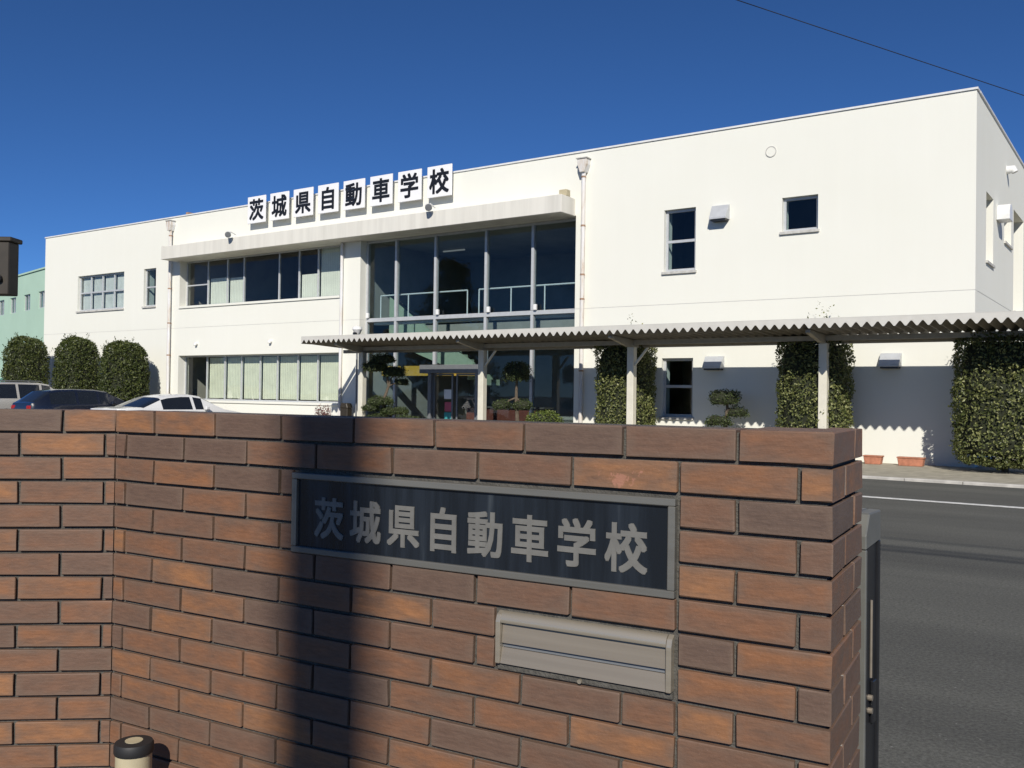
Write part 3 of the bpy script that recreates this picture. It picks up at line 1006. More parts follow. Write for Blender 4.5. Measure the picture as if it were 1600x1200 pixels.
for (x, y, z) in ((-21.2, 26.4, 6.70), (-15.4, 27.6, 6.70), (-21.0, 27.0, 3.5), (-17.5, 27.0, 3.5), (-15.0, 27.0, 3.5)):
    MB().box(x - .5, x + .5, y - .03, y + .03, z, z + .05).build('ceiling_lamp', 'tube_lit', bld, bevel=0.01)

# down pipes
def downpipe(x, z1, broken):
    p = MB()
    p.tube([(x, D - .12, 0.0), (x, D - .12, z1 - .35)], 0.062, 14)
    d_ = p.build('downpipe', 'pipe', bld, smooth=True)
    h = MB().prism([(x - .15, z1), (x + .15, z1), (x + .15, z1 - .16), (x + .07, z1 - .38), (x - .07, z1 - .38), (x - .15, z1 - .16)], 'y', D - .24, D - .004)
    h.build('rain_hopper', 'pipe', d_, bevel=0.008)
    MB().box(x - .18, x + .18, D - .27, D - .003, z1 + .001, z1 + .035).build('hopper_lid', 'sill', d_, bevel=0.005)
    for z in broken:
        MB().tube([(x, D - .12, z), (x, D - .12, z + .05)], 0.068, 14).build('pipe_clip', 'rust', d_, smooth=True)
        MB().box(x - .015, x + .015, D - .06, D - .002, z + .01, z + .04).build('pipe_bracket', 'rust', d_)
downpipe(-33.12, 8.36, (7.75, 5.6, 4.2, 2.9))
downpipe(-13.66, 8.28, (7.75, 6.35, 4.95, 4.25, 2.2))
p = MB().tube([(-23.36, D - .08, 0.03), (-23.36, D - .08, 6.69)], 0.055, 14).build('downpipe', 'pipe', bld, smooth=True)
p = MB().tube([(-22.67, D + .1, 0.03), (-22.67, D + .1, 3.2)], 0.03, 10)

# vents
def vent_hood(x0, x1, z0, z1):
    v = MB().prism([(D - .002, z1), (D - .10, z1 - .02), (D - .28, z0 + .10), (D - .28, z0 + .05), (D - .002, z0 + .05)], 'x', x0, x1).build('vent_hood', 'alu', bld, bevel=0.006)
    MB().box(x0 + .03, x1 - .03, D - .25, D - .01, z0 + .01, z0 + .049).build('louvre', 'gate_dark', v)
vent_hood(-9.76, -9.30, 6.10, 6.55)
vent_hood(-9.90, -9.40, 2.22, 2.60)
vent_hood(-5.50, -5.04, 2.24, 2.62)
rg = MB()
ring = [( -8.22 + .13 * math.cos(t * math.pi / 12), D - .008, 7.77 + .13 * math.sin(t * math.pi / 12)) for t in range(25)]
rg.tube(ring, 0.014, 6, caps=False)
rg.build('round_vent_cover', 'sill', bld, smooth=True)
MB().tube([(-8.22, D - .004, 7.77), (-8.22, D - .012, 7.77)], 0.118, 24).build('round_vent_plate', 'wall', bld)
for x in (-31.42, -27.03):
    MB().tube([(x, D - .002, 3.36), (x, D - .09, 3.35), (x, D - .11, 3.29)], [0.065, 0.065, 0.05], 12).build('vent_cap', 'cap', bld, smooth=True)
# side-wall hood and dome
MB().prism([(26.05, 6.08), (26.05, 6.22)] + [(26.33 - .28 * math.cos(t * math.pi / 8), 6.22 + .28 * math.sin(t * math.pi / 8)) for t in range(1, 8)] + [(26.61, 6.22), (26.61, 6.08)], 'x', XR + .002, XR + .30).build('vent_hood', 'cap', bld, bevel=0.01)
MB().tube([(XR + .002, 27.84, 7.70), (XR + .16, 27.84, 7.70), (XR + .2, 27.84, 7.62)], [0.11, 0.11, 0.08], 14).build('vent_cap', 'cap', bld, smooth=True)
# roof-edge odds and ends
MB().box(-33.0, -32.85, D + .5, D + .9, H + .05, H + .30).build('roof_pipe_box', 'rust', bld)
MB().prism([(-32.8, H + .05), (-32.8, H + .22), (-31.7, H + .06)], 'y', D + .6, D + 1.0).build('roof_flashing', 'cap', bld)
MB().box(-14.25, -14.0, 22.5, 22.72, 7.2115, 7.40).build('roof_pipe_box', 'marker', bld, bevel=0.01)

# things mounted on the building: character panels
ORD = ['first', 'second', 'third', 'fourth', 'fifth', 'sixth', 'seventh', 'eighth']
for i, ch in enumerate(TXT):
    x = -27.68 + i * (-18.90 + 27.68) / 7
    s_ = thing('sign_panel', 'white square sign panel on the roof edge, %s of eight from the left' % ORD[i], 'sign', (x, D - .26, 7.765), group='white character panels on the building')
    MB().box(-.50, .50, 0.0, 0.045, 0, 0.995).build('panel_box', 'sign_white', s_, bevel=0.008)
    link('character', glyph_mesh(ch, 0.82, 0.012, 0.022, 'character'), 'black', s_, (0, -0.003, 0.50))
    br_ = MB()
    for xx in (-.25, .25):
        br_.box(xx - .025, xx + .025, 0.0455, 0.258, 0.2, 0.25).box(xx - .025, xx + .025, 0.0455, 0.258, 0.55, 0.60)
    br_.build('bracket', 'alu_dark', s_)

def floodlight(x, label):
    f_ = thing('floodlight', label, 'floodlight', (x, YS + .15, 7.213), group='floodlights on the hood slab')
    MB().tube([(0, 0, 0), (0, 0, .12), (0, -.25, .20)], 0.022, 8).build('arm', 'cap', f_)
    MB().tube([(-.1, -.25, .14), (.06, -.40, .06)], [0.09, 0.12], 12).build('lamp_head', 'cap', f_, smooth=True)
    MB().tube([(.06, -.40, .06), (.075, -.415, .052)], [0.11, 0.105], 12).build('lens', 'alu_dark', f_)
    MB().box(-.06, .06, -.05, .05, .0, .03).build('base_plate', 'cap', f_)
floodlight(-28.4, 'small floodlight on the hood slab left of the character panels')
floodlight(-18.75, 'small floodlight on the hood slab under the last character panel')

# ------------------------------------------------------------------ corrugated canopy
YF, YR_, ZF, ZR = 19.98, 21.93, 3.03, 2.945
CX0, CX1 = -22.08, 4.5
can = thing('entrance_canopy', 'long corrugated metal canopy on cream posts before the building', 'canopy', (0, 0, 0))
PT, AMP = 0.2165, 0.098
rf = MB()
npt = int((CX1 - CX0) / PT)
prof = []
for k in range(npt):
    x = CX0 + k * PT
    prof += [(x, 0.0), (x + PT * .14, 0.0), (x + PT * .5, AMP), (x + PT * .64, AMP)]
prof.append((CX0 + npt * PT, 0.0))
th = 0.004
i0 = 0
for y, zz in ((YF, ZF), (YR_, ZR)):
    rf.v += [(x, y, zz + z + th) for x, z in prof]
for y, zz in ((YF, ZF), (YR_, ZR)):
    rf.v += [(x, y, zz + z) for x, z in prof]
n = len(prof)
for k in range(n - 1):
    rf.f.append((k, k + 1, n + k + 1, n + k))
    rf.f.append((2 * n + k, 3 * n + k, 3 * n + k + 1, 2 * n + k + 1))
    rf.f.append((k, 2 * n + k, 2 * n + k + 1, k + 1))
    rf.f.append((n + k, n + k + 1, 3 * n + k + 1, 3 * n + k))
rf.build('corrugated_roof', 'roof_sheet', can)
fa = MB()                                       # front flashing with a toothed lower edge
for k in range(n - 1):
    (xa, za), (xb, zb) = prof[k], prof[k + 1]
    for y in (YF - .006, YF - .003):
        fa.quad((xa, y, ZF + za - .004), (xb, y, ZF + zb - .004), (xb, y, ZF + .20), (xa, y, ZF + .20))
fa.box(CX0, prof[-1][0], YF - .008, YF + .05, ZF + .20, ZF + .208)
fa.build('front_flashing', 'flash', can)
fb_ = MB()                                      # the same closing strip along the rear edge
for k in range(n - 1):
    (xa, za), (xb, zb) = prof[k], prof[k + 1]
    for y in (YR_ + .002, YR_ + .005):
        fb_.quad((xa, y, ZR + za + .002), (xb, y, ZR + zb + .002), (xb, y, ZR + .145), (xa, y, ZR + .145))
fb_.build('rear_flashing', 'canopy', can)
fa = MB()
fa.box(CX0 - .012, CX0 - .004, YF, YR_, ZF - .02, ZF + .20)
fa.build('end_flashing', 'canopy', can)
POSTS = [-20.8, -16.05, -11.25, -6.36, -1.5, 3.3]
YP = 21.38
for x in POSTS:
    MB().box(x - .095, x + .095, YP - .095, YP + .095, 0.0, 2.783).build('post', 'post', can, bevel=0.01)
    MB().box(x - .17, x + .17, YP - .17, YP + .17, 0.03, 0.05).build('base_plate', 'post', can)
    MB().prism([(YF + .22, 2.95), (YF + .22, 3.015), (YR_ - .03, 2.94), (YR_ - .03, 2.785), (YP - .3, 2.785)], 'x', x - .05, x + .05).build('cross_beam', 'beam', can)
    if abs(x + 11.25) < .1 or abs(x + 16.05) < .1:
        MB().prism([(x + .1, 2.30), (x + .1, 2.38), (x + .42, 2.755), (x + .48, 2.755)], 'y', YP - .03, YP + .03).build('brace', 'post', can)
for k in range(len(POSTS) - 1):
    a, b_ = POSTS[k] + .051, POSTS[k + 1] - .051
    MB().box(a, b_, YR_ - .14, YR_ - .04, 2.79, 2.90).build('rear_beam', 'beam', can)
    MB().box(a, b_, YP - .04, YP + .04, 2.84, 2.955).build('middle_beam', 'beam', can)
MB().box(CX0, POSTS[0] - .051, YR_ - .14, YR_ - .04, 2.79, 2.90).build('rear_beam', 'beam', can)
lg = thing('canopy_camera', 'white dome lamp on a short stalk above the left end of the canopy', 'lamp', (-22.25, 22.6, 0.03))
MB().tube([(0, 0, 0), (0, 0, 3.42)], 0.03, 8).build('stalk', 'alu_dark', lg)
MB().lathe([(0.02, 3.40), (0.10, 3.46), (0.15, 3.58), (0.17, 3.60), (0.15, 3.68), (0.05, 3.72)], 16).build('head', 'white', lg, smooth=True)
MB().box(-.06, .06, -.16, -.06, 3.30, 3.5).build('lens_box', 'gate_dark', lg, bevel=0.01)

# ------------------------------------------------------------------ plants
def leaf_cloud(mb, pts, size, rng, flat=0.0):
    """pts: (position, outward normal); each leaf is a folded pair of triangles"""
    for p, nr in pts:
        d = Vector((rng.gauss(0, 1), rng.gauss(0, 1), rng.gauss(0, 1))).normalized()
        nn = (nr * (0.75 + flat) + d).normalized()
        a = Vector((rng.gauss(0, 1), rng.gauss(0, 1), rng.gauss(0, 1)))
        t = (a - nn * a.dot(nn)).normalized()
        b_ = nn.cross(t)
        s_ = size * rng.uniform(.6, 1.3)
        w_ = s_ * rng.uniform(.42, .6)
        i = len(mb.v)
        mb.v += [tuple(p - t * s_ * .5), tuple(p + b_ * w_ * .5 + nn * s_ * .08), tuple(p + t * s_ * .5), tuple(p - b_ * w_ * .5 + nn * s_ * .08)]
        mb.f += [(i, i + 1, i + 2), (i, i + 2, i + 3)]

def super_pt(th, ph, e1, e2):
    sg = lambda v, e: math.copysign(abs(v) ** e, v)
    return Vector((sg(math.cos(ph), e1) * sg(math.cos(th), e2), sg(math.cos(ph), e1) * sg(math.sin(th), e2), sg(math.sin(ph), e1)))

def on_super(d, e1, e2):
    """push a direction out to the unit superellipsoid"""
    x, y, z = (max(abs(c), 1e-6) for c in d)
    f_ = ((x ** (2 / e2) + y ** (2 / e2)) ** (e2 / e1) + z ** (2 / e1)) ** (e1 / 2)
    return Vector(d) / f_

def blob_pts(c, rx, ry, rz, e1, e2, n, rng, lump=0.10, freq=2.2, lo=-1.0, fuzz=0.05, depth=0.12):
    out = []
    c = Vector(c)
    while len(out) < n:
        d = Vector((rng.gauss(0, 1), rng.gauss(0, 1), rng.gauss(0, 1))).normalized()
        q = on_super(d, e1, e2)
        if q.z < lo or rng.random() > (q.length / 1.45) ** 2:
            continue
        p = Vector((q.x * rx, q.y * ry, q.z * rz))
        s3 = lambda v, e: math.copysign(abs(v) ** (2 / e - 1), v)
        nr = Vector((s3(q.x, e2) / rx, s3(q.y, e2) / ry, s3(q.z, e1) / rz)).normalized()
        h_ = noise.noise(p * freq + c * 3.1) * lump + noise.noise(p * freq * 3.3 + c) * lump * .5
        if noise.noise(p * 5.0 + c * 7.7) > .34 and rng.random() < .7:      # thin patches
            continue
        k = h_ - abs(rng.gauss(0, 1)) * depth + rng.gauss(0, fuzz * .4)
        out.append((c + p + nr * k, nr))
    return out

def core_mesh(c, rx, ry, rz, e1, e2, shrink=0.86, lo=-1.0):
    mb = MB()
    nu, nv = 20, 12
    for j in range(nv + 1):
        ph = -math.pi / 2 + math.pi * j / nv
        for i in range(nu):
            q = super_pt(2 * math.pi * i / nu, ph, e1, e2)
            p = Vector((q.x * rx, q.y * ry, max(q.z, lo) * rz)) * shrink
            p += p.normalized() * noise.noise(p * 2 + Vector(c)) * .06
            mb.v.append(tuple(Vector(c) + p))
    for j in range(nv):
        for i in range(nu):
            a, b_ = j * nu + i, j * nu + (i + 1) % nu
            mb.f.append((a, b_, b_ + nu, a + nu))
    return mb

def clipped(name, label, cat, c, rx, ry, rz, e1, e2, n, size, mt, seed, group=None, sprigs=0, base=0.0, lump=.1, trunk=0.08, depth=.1, top_sprig=None):
    rng = random.Random(seed)
    t = thing(name, label, cat, (c[0], c[1], base), group=group)
    cz = c[2] - base
    mb = MB()
    pts = blob_pts((0, 0, cz), rx, ry, rz, e1, e2, n, rng, lump=lump, depth=depth)
    leaf_cloud(mb, pts, size, rng)
    for k in range(sprigs):                     # stray shoots beyond the clipped face
        q = super_pt(rng.uniform(0, 6.28), rng.uniform(0.2, 1.4), e1, e2)
        p = Vector((q.x * rx, q.y * ry, cz + q.z * rz))
        u = (Vector((q.x, q.y, q.z)) + Vector((0, 0, .8))).normalized()
        for s_ in range(9):
            pp = p + u * s_ * .028 + Vector((rng.gauss(0, .018), rng.gauss(0, .018), 0))
            leaf_cloud(mb, [(pp, u)], size * .8, rng)
    if top_sprig:
        for (x_, y_, hgt) in top_sprig:
            b0 = Vector((x_, y_, cz + rz * .9))
            for s_ in range(int(hgt / .035)):
                pp = b0 + Vector((rng.gauss(0, .02 + .002 * s_), rng.gauss(0, .02), s_ * .035))
                leaf_cloud(mb, [(pp, Vector((0, 0, 1)))], size * .9, rng)
    mb.build('crown', mt, t)['kind'] = 'stuff'
    core_mesh((0, 0, cz), rx, ry, rz, e1, e2).build('inner_twigs', 'core', t, smooth=True)
    MB().tube([(0, 0, -.02), (0.02, 0, cz - rz * .5), (0, 0, cz + rz * .3)], [trunk, trunk * .8, trunk * .4], 8).build('trunk', 'bark', t)
    return t

# three big clipped shrubs by the left end of the building
for i, (x, wdt, top, lab) in enumerate((( -41.65, 1.06, 3.78, 'rounded clipped green shrub at the far left, past the building corner'),
                                       (-37.5, 1.02, 3.66, 'rounded clipped green shrub between the other two big ones'),
                                       (-34.05, 1.04, 3.42, 'rounded clipped green shrub nearest the left downpipe of the building'))):
    rz_ = (top - .25) / 2
    clipped('clipped_shrub', lab, 'shrub', (x, 21.55, .25 + rz_), wdt * .86, wdt * .86, rz_, .64, .9, 15000, .095, 'leaf_dark', 10 + i,
            'big clipped shrubs at the left end', sprigs=16, base=.03, lump=.11, depth=.09)
# tall clipped columns under the canopy
for i, (x, y, r_, z0, top, lab, sp) in enumerate(((-11.83, 22.14, .74, .12, 3.0, 'tall clipped column shrub beside the right downpipe, half in canopy shade', [(-.15, .5, .95), (.1, .52, .75)]),
                                              (-6.79, 22.10, .81, .12, 3.0, 'tall clipped column shrub behind the post above the wall end', [(-.3, .5, .8), (-.05, .5, 1.05), (.12, .52, .95), (.32, .55, .75)]),
                                              (-2.75, 21.95, .98, .16, 2.95, 'broad tall clipped shrub at the right edge under the canopy', []))):
    rz_ = (top - z0) / 2
    clipped('column_shrub', lab, 'shrub', (x, y, z0 + rz_), r_, min(r_, .83), rz_, .28, .72, 16000, .075, 'leaf_mid', 30 + i,
            'clipped column shrubs under the canopy', sprigs=26, base=.03, lump=.09, depth=.06, trunk=.07, top_sprig=sp)

def niwaki(name, label, loc, pads, trunk_pts, mt, seed, size=.05, dens=1500, lump=.06):
    rng = random.Random(seed)
    t = thing(name, label, 'tree', loc, group='cloud-pruned garden trees before the building')
    for (px, py, pz, rx, rz_) in pads:
        mb = MB()
        leaf_cloud(mb, blob_pts((px, py, pz), rx, rx * .9, rz_, .8, 1, int(dens * (rx / .4) ** 2), rng, lump=lump, lo=-.75, depth=.05), size, rng)
        pad = mb.build('foliage_pad', mt, t)
        pad['kind'] = 'stuff'
        core_mesh((px, py, pz), rx, rx * .9, rz_, .8, 1, .8, lo=-.7).build('inner_twigs', 'core', pad, smooth=True)
    MB().tube(trunk_pts, [.075 - .045 * k / (len(trunk_pts) - 1) for k in range(len(trunk_pts))], 8).build('trunk', 'bark', t, smooth=True)
    br = MB()
    for (px, py, pz, rx, rz_) in pads:
        tp = min(trunk_pts, key=lambda q: (Vector(q) - Vector((px, py, pz - rz_ * .6))).length)
        br.tube([tp, ((tp[0] + px) / 2, (tp[1] + py) / 2, (tp[2] + pz) / 2 + .03), (px, py, pz - rz_ * .4)], [.03, .024, .016], 6)
    br.build('branches', 'bark', t, smooth=True)
    return t
rx_ = lambda v: (v * .82, v * .57)           # sideways offset as seen from the gate
def side(v, z, r, h, back=0.0):
    return (v * .82 - back * .57, v * .57 + back * .82, z, r, h)
niwaki('garden_pine', 'cloud-pruned pine with stacked pads left of the entrance door', (-20.0, 21.55, .03),
       [side(-.3, 2.28, .40, .20), side(.28, 2.12, .40, .22), side(-.05, 2.52, .40, .18), side(.52, 1.82, .26, .14),
        side(-.1, 1.20, .42, .17), side(-.42, 1.00, .30, .13), side(.32, .90, .46, .16), side(-.2, .66, .4, .15)],
       [(0, 0, 0), (.1, .05, .6), (-.06, 0, 1.2), (.1, .08, 1.7), (0, 0, 2.4)], 'leaf_pine', 51)
niwaki('garden_tree', 'topiary tree with one dark ball crown right of the entrance door', (-15.1, 21.75, .03),
       [side(0, 2.10, .45, .35), side(-.42, 1.17, .28, .16), side(.17, 1.17, .30, .17)],
       [(0, 0, 0), (.04, 0, .7), (-.03, .02, 1.4), (0, 0, 2.1)], 'leaf_pine', 52)
niwaki('garden_tree', 'small topiary tree with three pads below the low right window vent', (-9.0, 22.2, .03),
       [side(-.07, 1.46, .40, .24), side(.25, 1.10, .29, .16), side(-.2, .88, .33, .16), side(.1, .6, .34, .15)],
       [(0, 0, 0), (.08, 0, .4), (-.05, .02, .8), (.02, 0, 1.2), (0, 0, 1.4)], 'leaf_pine', 53)
clipped('round_bush', 'low bright green round bush right of the entrance', 'bush', (-13.85, 21.3, .62), .55, .55, .46, .8, 1, 3500, .06, 'leaf_bright', 61, base=.03, lump=.05, depth=.05, trunk=.04)
clipped('low_bush', 'low green bush at the foot of the garden pine', 'bush', (-18.6, 21.1, .48), .5, .45, .36, .8, 1, 2500, .06, 'leaf_pine', 62, base=.03, lump=.06, depth=.05, trunk=.03)
rng = random.Random(71)
rs = thing('red_shrub', 'small reddish leafed shrub before the low window strip', 'shrub', (-22.65, 21.5, .03))
mb = MB()
st = MB()
for k in range(26):
    a = rng.uniform(0, 6.28)
    l_ = rng.uniform(.6, 1.08)
    tip = Vector((math.cos(a) * .38 * rng.uniform(.3, 1), math.sin(a) * .38 * rng.uniform(.3, 1), l_))
    st.tube([(0, 0, 0), tuple(tip * .55), tuple(tip)], [.012, .008, .004], 5)
    leaf_cloud(mb, [(tip * rng.uniform(.55, 1.03) + Vector((rng.gauss(0, .05), rng.gauss(0, .05), rng.gauss(0, .05))), Vector((0, 0, 1))) for _ in range(45)], .06, rng)
mb.build('leaves', 'leaf_red', rs)['kind'] = 'stuff'
st.build('stems', 'bark', rs)

# small things by the building
bx = thing('upright_box', 'dark grey upright box standing by the white pier', 'box', (-22.78, 22.66, .03))  # plain dark box with a tapered lid, its use guessed
MB().box(-.17, .17, -.12, .12, 0, .95).build('body', 'brown', bx, bevel=.02)
MB().prism([(-.19, .951), (.19, .951), (.13, 1.12), (-.13, 1.12)], 'y', -.13, .13).build('lid', 'brown', bx, bevel=.02)
for x, wd_, lab in ((-5.52, .40, 'terracotta planter box by the wall, nearer the brick wall end'), (-4.70, .56, 'terracotta planter box by the wall, nearer the broad shrub')):
    t = thing('planter_box', lab, 'planter', (x, 22.45, .03), group='terracotta planters at the foot of the building')
    q = MB()
    q.prism([(-wd_ / 2 + .03, 0), (wd_ / 2 - .03, 0), (wd_ / 2, .17), (-wd_ / 2, .17)], 'y', -.11, .11)
    q.build('box', 'terra', t, bevel=.01)
    q = MB()
    q.box(-wd_ / 2 - .012, wd_ / 2 + .012, -.122, .122, .171, .20)
    q.build('rim', 'terra', t, bevel=.006)
cnt = thing('reception_counter', 'red-brown counter inside the entrance hall behind the doors', 'counter', (-18.6, 26.0, .05))
MB().box(-1.6, 1.6, 0, .5, 0, 1.0).build('front', 'wood_red', cnt)
MB().box(-1.7, 1.7, -.08, .55, 1.001, 1.05).build('top', 'int_floor', cnt)
bn_ = tag(MB().box(-2.1, 2.1, 0, .03, 0, .34).build('yellow_banner', 'yellow', None, loc=(-20.6, 24.3, 2.12)), 'yellow banner strip hanging behind the lobby glass', 'banner')
for x, z, mt_, lab in ((-18.75, 1.35, 'white', 'white notice sheet on the left door leaf'), (-18.72, .95, 'pink_poster', 'pink poster on the left door leaf under the notice'), (-18.74, .62, 'teal_poster', 'teal poster lowest on the left door leaf')):
    tag(MB().box(-.16, .16, 0, .004, 0, .30).build('poster', mt_, None, loc=(x, YG - .19, z)), lab, 'poster', 'posters on the entrance door')

# ------------------------------------------------------------------ cars
def car(name, label, loc, rotz, paint_mt, L, W, Ht, kind, group='cars parked before the building'):
    """local x forward, built from lofted rings; glass areas are parts of their own"""
    t = thing(name, label, 'car', loc, rotz, group)
    hL = L / 2
    if kind == 'sedan':
        belt = lambda u: .93 + .03 * (1 - u)
        st_ = [(-1.0, .62, .80), (-.97, .40, .98), (-.86, .30, 1.02), (-.66, .25, 1.03), (-.40, .22, Ht - .10), (-.30, .22, Ht - .04), (-.10, .22, Ht), (.02, .22, Ht),
               (.06, .22, Ht - .003), (.18, .22, Ht - .04), (.48, .22, .98), (.80, .25, .86), (.95, .35, .76), (1.0, .45, .60)]
        glass = {3: 'rear', 4: 'rearq', 5: 'back', 6: 'back', 8: 'front', 9: 'screen'}
    elif kind == 'suv':
        st_ = [(-1.0, .60, .85), (-.985, .40, 1.15), (-.95, .32, 1.20), (-.86, .28, Ht - .06), (-.72, .27, Ht), (-.40, .27, Ht + .01), (-.36, .27, Ht + .01), (-.02, .27, Ht),
               (.02, .27, Ht), (.16, .27, Ht - .05), (.40, .27, 1.16), (.78, .28, 1.05), (.95, .38, .92), (1.0, .5, .70)]
        glass = {2: 'rear', 3: 'none', 4: 'back', 6: 'mid', 8: 'front', 9: 'screen'}
    else:
        st_ = [(-1.0, .55, .82), (-.97, .38, 1.02), (-.93, .30, 1.06), (-.72, .24, Ht - .08), (-.58, .23, Ht - .02), (-.34, .23, Ht), (-.30, .23, Ht), (-.02, .23, Ht - .01),
               (.02, .23, Ht - .015), (.16, .23, Ht - .06), (.52, .23, 1.0), (.80, .26, .88), (.95, .36, .78), (1.0, .46, .62)]
        glass = {2: 'rear', 3: 'rearq', 4: 'back', 6: 'mid', 8: 'front', 9: 'screen'}
    zb = {'sedan': .95, 'suv': 1.10, 'wagon': .98}[kind]
    rings = []
    for u, zl, zt_ in st_:
        x = u * hL
        ed = 1 - max(0, abs(u) - .8) ** 2 * 5.5
        w0 = W / 2 * ed
        b = min(zb, zt_ - .03)
        tt = max(0, (zt_ - b) / (Ht - zb))
        wr = w0 * (1 - .26 * min(1, tt))
        pts = [(0, zt_), (wr * .55, zt_ - .008), (wr * .86, zt_ - .03 * min(1, tt + .2)), (wr * .97, zt_ - .085 * min(1, tt + .1)), (w0 * .955, b + .01), (w0 * .985, b - .05), (w0, b - .22), (w0 * .985, zl + .14), (w0 * .93, zl), (0, zl)]
        rings.append([(x, y, z) for y, z in pts] + [(x, -y, z) for y, z in pts[-2:0:-1]])
    n = len(rings[0])
    body = MB()
    for rgn in rings:
        body.v += rgn
    parts = {}
    for i in range(len(rings) - 1):
        for k in range(n):
            f_ = (i * n + k, i * n + (k + 1) % n, (i + 1) * n + (k + 1) % n, (i + 1) * n + k)
            g = glass.get(i)
            seg = k if k < n // 2 else n - 1 - k
            key = None
            if g in ('rear', 'screen') and seg in (0, 1, 2):
                key = g
            elif g in ('back', 'mid', 'front', 'rearq') and seg == 3:
                key = g + ('_l' if k < n // 2 else '_r')
            if key:
                parts.setdefault(key, []).append(f_)
            else:
                body.f.append(f_)
    body.f.append(tuple(range(n)))
    body.f.append(tuple(range((len(rings) - 1) * n, len(rings) * n)))
    me = body.mesh('body', smooth=True)
    link('body', me, paint_mt, t)
    for key, fs in parts.items():
        g_ = MB()
        used = sorted({q for f_ in fs for q in f_})
        ix = {q: j for j, q in enumerate(used)}
        g_.v = [body.v[q] for q in used]
        g_.f = [tuple(ix[q] for q in f_) for f_ in fs]
        nm = {'rear': 'rear_window', 'screen': 'windscreen'}.get(key, 'side_window')
        g_.build(nm, 'car_glass', t, smooth=True)
    for sx_ in (-.58, .60):
        for sy in (-1, 1):
            wo = link('wheel', MB().tube([(0, -.11, 0), (0, .11, 0)], .32 if kind != 'suv' else .37, 24).mesh('tyre', True), 'rubber', t, (sx_ * hL, sy * (W / 2 - .10), .32 if kind != 'suv' else .37))
            MB().tube([(0, sy * .105, 0), (0, sy * .118, 0)], .21, 20).build('rim', 'rim', wo)
    for sy in (-1, 1):
        MB().box(-hL + .005, -hL + .16, sy * (W / 2 - .30) - .13, sy * (W / 2 - .30) + .13, zb - .20, zb - .04).build('tail_lamp', 'lamp_red', t, bevel=.03)
        MB().box(hL * .90, hL * .985, sy * (W / 2 - .34) - .15, sy * (W / 2 - .34) + .15, .62, .76).build('headlight', 'lamp_clear', t, bevel=.03)
        MB().box(hL * .16, hL * .22, sy * (W / 2 + .06) - .07, sy * (W / 2 + .06) + .07, zb - .01, zb + .11).build('mirror', paint_mt, t, bevel=.03)
        if kind == 'suv':
            MB().tube([(-hL * .7, sy * W * .31, Ht + .01), (-hL * .66, sy * W * .31, Ht + .05), (hL * .02, sy * W * .31, Ht + .05), (hL * .06, sy * W * .31, Ht)], .014, 6).build('roof_rail', 'alu_dark', t)
    MB().box(-hL - .012, -hL + .02, -.17, .17, .62, .78).build('number_plate', 'plate', t)
    return t
PW, PD, PS = paint('white_car_paint', (0.74, 0.74, 0.73)), paint('dark_blue_car_paint', (0.008, 0.011, 0.022)), paint('silver_car_paint', (0.36, 0.35, 0.33))
car('parked_car', 'white saloon car parked nose to the building, only its roof above the wall', (-23.5, 16.5, 0), R(88), PW, 4.5, 1.70, 1.40, 'sedan')
car('parked_car', 'dark blue estate car between the white and the silver car', (-30.45, 17.9, 0), R(86), PD, 4.5, 1.72, 1.50, 'wagon')
car('parked_car', 'silver off-road car at the far left before the clipped shrubs', (-35.85, 18.8, 0), R(86), PS, 4.5, 1.80, 1.72, 'suv')

# ------------------------------------------------------------------ neighbours
ga_ = math.atan2(0.208, -0.978)
gw = Vector((-.978, .208, 0))
gb = thing('mint_building', 'pale mint green building with small square windows behind the left corner', 'building', (-61.79, 33.0, 0), ga_ + math.pi)
# local x runs to the right along its front (towards the white building), -x to the left
holes = []
for s_ in (0.0, 3.3, 6.7, 9.7, 13.0, 16.3):
    holes.append((-s_ - 1.0 - .0, -s_ + .45, 6.93, 8.06))
g = MB()
wall_mesh(g, -30, 12, 0.0, 9.5, holes, 0, 0.3)
g.build('front_wall', 'green_bld', gb)
for a, b_, c, d in holes:
    w = MB().box(a, b_, .12, .16, c, d).build('window', 'glass_dark', gb)
    f_ = MB().box(a, a + .06, .08, .2, c, d).box(b_ - .06, b_, .08, .2, c, d).box(a + .06, b_ - .06, .08, .2, d - .06, d).box(a + .06, b_ - .06, .08, .2, c, c + .06).box((a + b_) / 2 - .03, (a + b_) / 2 + .03, .09, .19, c + .06, d - .06)
    f_.build('frame', 'alu', w)
MB().box(-30, 12, .31, 15, 0, 9.2).build('core_walls', 'int_dark', gb)
MB().box(-30.1, 12.1, -.08, 15.1, 9.51, 9.62).build('roof_edge', 'green_bld', gb)
MB().box(-30, 12, -.05, -.002, 0, 2.2).build('teal_dado', 'teal', gb)

right_d = Vector((.818, .575, 0))
sb = thing('box_sign', 'dark brown box sign on a post at the left edge of the picture', 'sign', Vector((-14.12, 7.17, 0)) - right_d * .70, math.atan2(.575, .818))
MB().box(-.62, .62, -.14, .14, 2.89, 3.68).build('case', 'brown', sb, bevel=.012)
MB().box(-.66, .66, -.17, .17, 3.681, 3.75).build('cap', 'brown', sb, bevel=.012)
MB().box(.42, .445, -.146, -.141, 2.9, 3.67).build('seam', 'black', sb)
MB().tube([(.48, -.14, 3.13), (.48, -.20, 3.12)], .055, 12).build('bolt_cap', 'black', sb)
MB().tube([(0, 0, 0), (0, 0, 2.889)], .06, 14).build('post', 'gate_grey', sb)

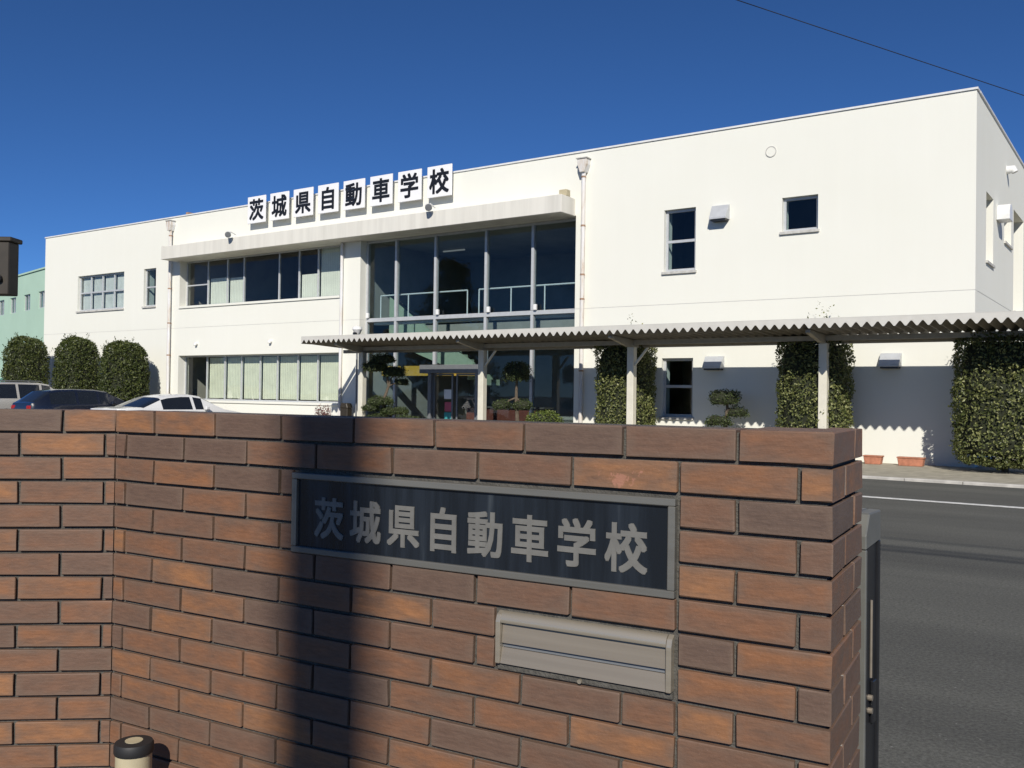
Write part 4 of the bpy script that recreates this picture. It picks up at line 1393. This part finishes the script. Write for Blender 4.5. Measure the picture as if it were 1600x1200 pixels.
# utility pole on the far side of the street: its shadow falls on the wall
pole_at = WO + wd * 0.635 + Vector((math.sin(SUN_AZ), math.cos(SUN_AZ), 0)) * 13.0
pl = thing('utility_pole', 'tall grey concrete utility pole across the street behind the viewer', 'pole', (pole_at.x, pole_at.y, 0))
MB().tube([(0, 0, 0), (0, 0, 13.0)], [.185, .125], 20).build('shaft', 'conc_pole', pl, smooth=True)
MB().box(-.9, .9, -.05, .05, 12.2, 12.3).build('crossarm', 'alu_dark', pl)
for x in (-.8, 0.3, .8):
    MB().lathe([(.03, 12.3), (.06, 12.34), (.06, 12.42), (.03, 12.46)], 10, (x, 0, 0)).build('insulator', 'white', pl, smooth=True)

def cable(label, a, b_, rad, sag):
    a, b_ = Vector(a), Vector(b_)
    pts = []
    for k in range(41):
        s_ = k / 40
        p = a.lerp(b_, s_)
        p.z -= sag * 4 * s_ * (1 - s_)
        pts.append(tuple(p))
    return tag(MB().tube(pts, rad, 6).build('overhead_cable', 'cable'), label, 'cable', 'overhead cables')
# the line that crosses the sky at the upper right
r1, r2 = Vector((-.371, .955, .428)), Vector((-.126, 1.129, .333))
p1, p2 = EYE + r1 * 5.6, EYE + r2 * 6.3
dv = p2 - p1
cable('thin dark cable crossing the sky at the upper right', p1 - dv * 3.0, p2 + dv * 5.0, .003, 0.02)
for k, (y, z, rr) in enumerate(((-.9, 8.0, .028), (-1.15, 8.35, .024), (-.2, 8.1, .015))):
    cable('dark cable running along the street over the viewer, %s of three' % ['nearest', 'middle', 'farthest'][k], (-30, y - .6, z), (34, y + .7, z + .2), rr, .25)

# dark conifer across the street, mirrored in the hall glass
tr = thing('conifer_tree', 'dark conifer across the street, mirrored in the hall glass', 'tree', (-46.5, -11.0, 0))
rng = random.Random(91)
MB().tube([(0, 0, 0), (.1, 0, 5), (0, .1, 12)], [.3, .2, .04], 10).build('trunk', 'bark', tr)
lm, lb = MB(), MB()
for k in range(130):
    z = rng.uniform(2, 12.2)
    rr = (13.6 - z) * .36 + .5
    a = rng.uniform(0, 6.28)
    e_ = Vector((math.cos(a) * rr, math.sin(a) * rr, z - rr * .18))
    lb.tube([(0, 0, z), tuple(e_)], [.05, .01], 5)
    pts = []
    for _ in range(110):
        s_ = rng.uniform(.15, 1.02)
        pts.append((Vector((0, 0, z)).lerp(e_, s_) + Vector((rng.gauss(0, .22), rng.gauss(0, .22), rng.gauss(0, .16))), Vector((0, 0, 1))))
    leaf_cloud(lm, pts, .32, rng)
lm.build('crown', 'leaf_dark', tr)['kind'] = 'stuff'
lb.build('branches', 'bark', tr)
